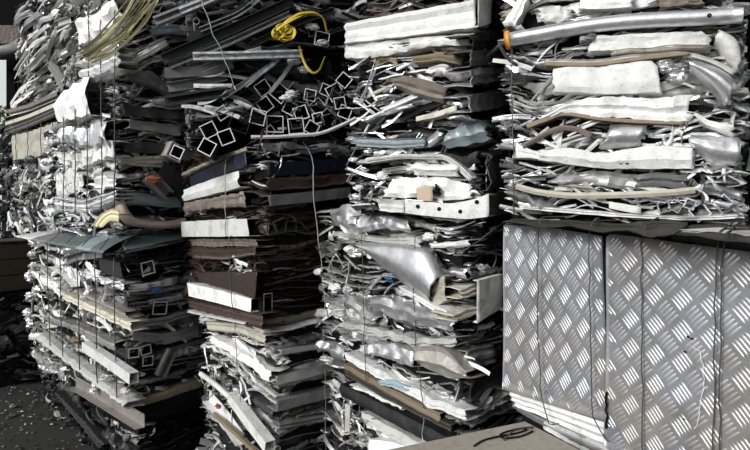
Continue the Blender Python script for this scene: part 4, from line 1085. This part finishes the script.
# back wall with an open bay at the far left, steel post, roof
Yb = 10.2 * K
zl = HC + (200 - 60) / F * 10.2 * K
xl, xr = -7.6, (19 - HX) / F * 10.2 * K
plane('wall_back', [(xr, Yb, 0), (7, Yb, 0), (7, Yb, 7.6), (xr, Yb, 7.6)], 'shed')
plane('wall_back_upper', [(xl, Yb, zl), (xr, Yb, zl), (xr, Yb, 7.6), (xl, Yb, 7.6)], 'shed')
plane('shade_wall_right', [(5.2, 2.5, 0), (5.2, Yb, 0), (5.2, Yb, 7.6), (5.2, 2.5, 7.6)], 'shed')  # unseen wall added to keep light off the right-hand faces
# corrugated roof
V = []
nx, ny = 160, 2
for i in range(nx):
    x = -6 + 13 * i / (nx - 1)
    for j in range(ny):
        V.append((x, .9 + (Yb + .3 - .9) * j, 6.2 + .8 * j + .03 * math.sin(i * 1.6)))
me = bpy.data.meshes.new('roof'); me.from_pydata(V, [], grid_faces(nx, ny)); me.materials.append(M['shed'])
o = bpy.data.objects.new('roof', me); COL.objects.link(o); struct(o)
V = []
for i in range(60):
    x = 1.8 + 3.6 * i / 59
    for j in range(2):
        V.append((x, -3.0 + 3.9 * j, 4.95 + .04 * j + .03 * math.sin(i * 1.6)))
me = bpy.data.meshes.new('shade_roof'); me.from_pydata(V, [], grid_faces(60, 2)); me.materials.append(M['shed'])  # unseen roof added to block sky light over the right side
o = bpy.data.objects.new('shade_roof', me); COL.objects.link(o); struct(o)
plane('shade_wall_front', [(1.8, -3, 0), (5.3, -3, 0), (5.3, -3, 7.6), (1.8, -3, 7.6)], 'shed')  # unseen wall added behind the camera to darken reflections and right faces
# post at the gap: H section, its backlit shade put into the black
pp = at(14.5, 100, 9.9)
ps = empty('steel_post', (pp[0], pp[1], 0))
tag(ps, 'steel roof post, coloured black for its backlit shade, beside the bright gap at the far left', 'post')
box_mesh('post_web', (0, 0, 2.0), (.012, .13, 4.0), 0, 'shed', ps, 0)
for s_ in (-1, 1):
    box_mesh('post_flange', (0, s_ * .07, 2.0), (.11, .014, 4.0), 0, 'shed', ps, 0)
g = at(6, 49, 9.4)
gt = empty('gutter_pipe', (g[0], g[1], g[2]))
tag(gt, 'light pipe, coloured grey for the shadow on it, running under the dark eave at the far left', 'pipe')
V, Fc, MI = sweep([(-1.2, .25, -.10), (0, 0, 0), (.24, -.05, .05)], section('round', .16, .15)[0], True, (0, 0, 1), .01)
link_mesh('pipe_run', V, Fc, ['grey', 'grey'], gt, True, 0, MI)  # grey colour carries the shadow on a lighter pipe
box_mesh('pipe_bracket', (.0, .02, .13), (.03, .03, .12), 0, 'black', gt, 0)
rb = at(4, 35, 9.3)
o = box_mesh('eave_board', tuple(rb), (.9, .05, .22), 0, 'brown'); tag(o, 'short dark red brown board under the roof at the far left', 'board')

# bush beyond the gap
rg = random.Random(3)
bp = at(2, 112, 12.5)
bush = empty('bush', (bp[0], bp[1], 0)); tag(bush, 'sunlit yellow green bush outside the gap at the far left', 'bush')
V, Fc = [], []
hb = bp[2] + .05
for k in range(1600):
    th, z = rg.uniform(0, 6.28), rg.uniform(.25, 1) ** .8 * hb
    rr = .9 * math.sqrt(rg.random()) * (1 - .45 * (z / hb) ** 3)
    c = np.array([rr * math.cos(th), rr * math.sin(th), z])
    d1 = np.array([rg.gauss(0, 1), rg.gauss(0, 1), rg.gauss(0, 1)]); d1 /= np.linalg.norm(d1)
    d2 = np.cross(d1, (rg.random(), rg.random(), 1)); d2 /= np.linalg.norm(d2)
    l = rg.uniform(.05, .09); o0 = len(V)
    V += [c - d1 * l, c + d2 * l * .4 + np.array([0, 0, .01]), c + d1 * l, c - d2 * l * .4 + np.array([0, 0, .01])]
    Fc.append((o0, o0+1, o0+2)); Fc.append((o0, o0+2, o0+3))
link_mesh('foliage', V, Fc, 'leafgreen', bush)
for k in range(5):
    th = k * 1.256
    Vs, Fs, Ms = sweep([(0.05 * math.cos(th), .05 * math.sin(th), 0), (.2 * math.cos(th), .2 * math.sin(th), hb * .5), (.45 * math.cos(th), .45 * math.sin(th), hb * .85)], section('round', .04, .04)[0], True, (0.3, .5, .1), .008)
    link_mesh('stem', Vs, Fs, ['timber', 'timber'], bush, True, 0, Ms)

# ------------------------------------------------------------------ light, world, camera
w = bpy.data.worlds.new('overcast'); bpy.context.scene.world = w; w.use_nodes = True
bg = w.node_tree.nodes['Background']; bg.inputs['Color'].default_value = (.93, .97, 1.0, 1); bg.inputs['Strength'].default_value = WORLD
sd = bpy.data.lights.new('sun', 'SUN'); sd.energy = SUN; sd.angle = math.radians(28); sd.color = (1, .985, .96)
so = bpy.data.objects.new('sun', sd); COL.objects.link(so)
dirn = Vector((.73, .60, -.42))
so.rotation_euler = dirn.to_track_quat('-Z', 'Y').to_euler()

cd = bpy.data.cameras.new('camera'); cd.sensor_width = 36; cd.lens = 36 * F / 750; cd.shift_y = -(225 - HY) / 750
cd.clip_start = .05
co = bpy.data.objects.new('camera', cd); COL.objects.link(co)
co.location = (0, 0, HC); co.rotation_euler = (math.pi / 2, 0, 0)
sc = bpy.context.scene
sc.camera = co
sc.view_settings.view_transform = 'Standard'; sc.view_settings.look = 'None'
sc.view_settings.exposure = EXPO; sc.view_settings.gamma = 1; sc.view_settings.use_curve_mapping = False
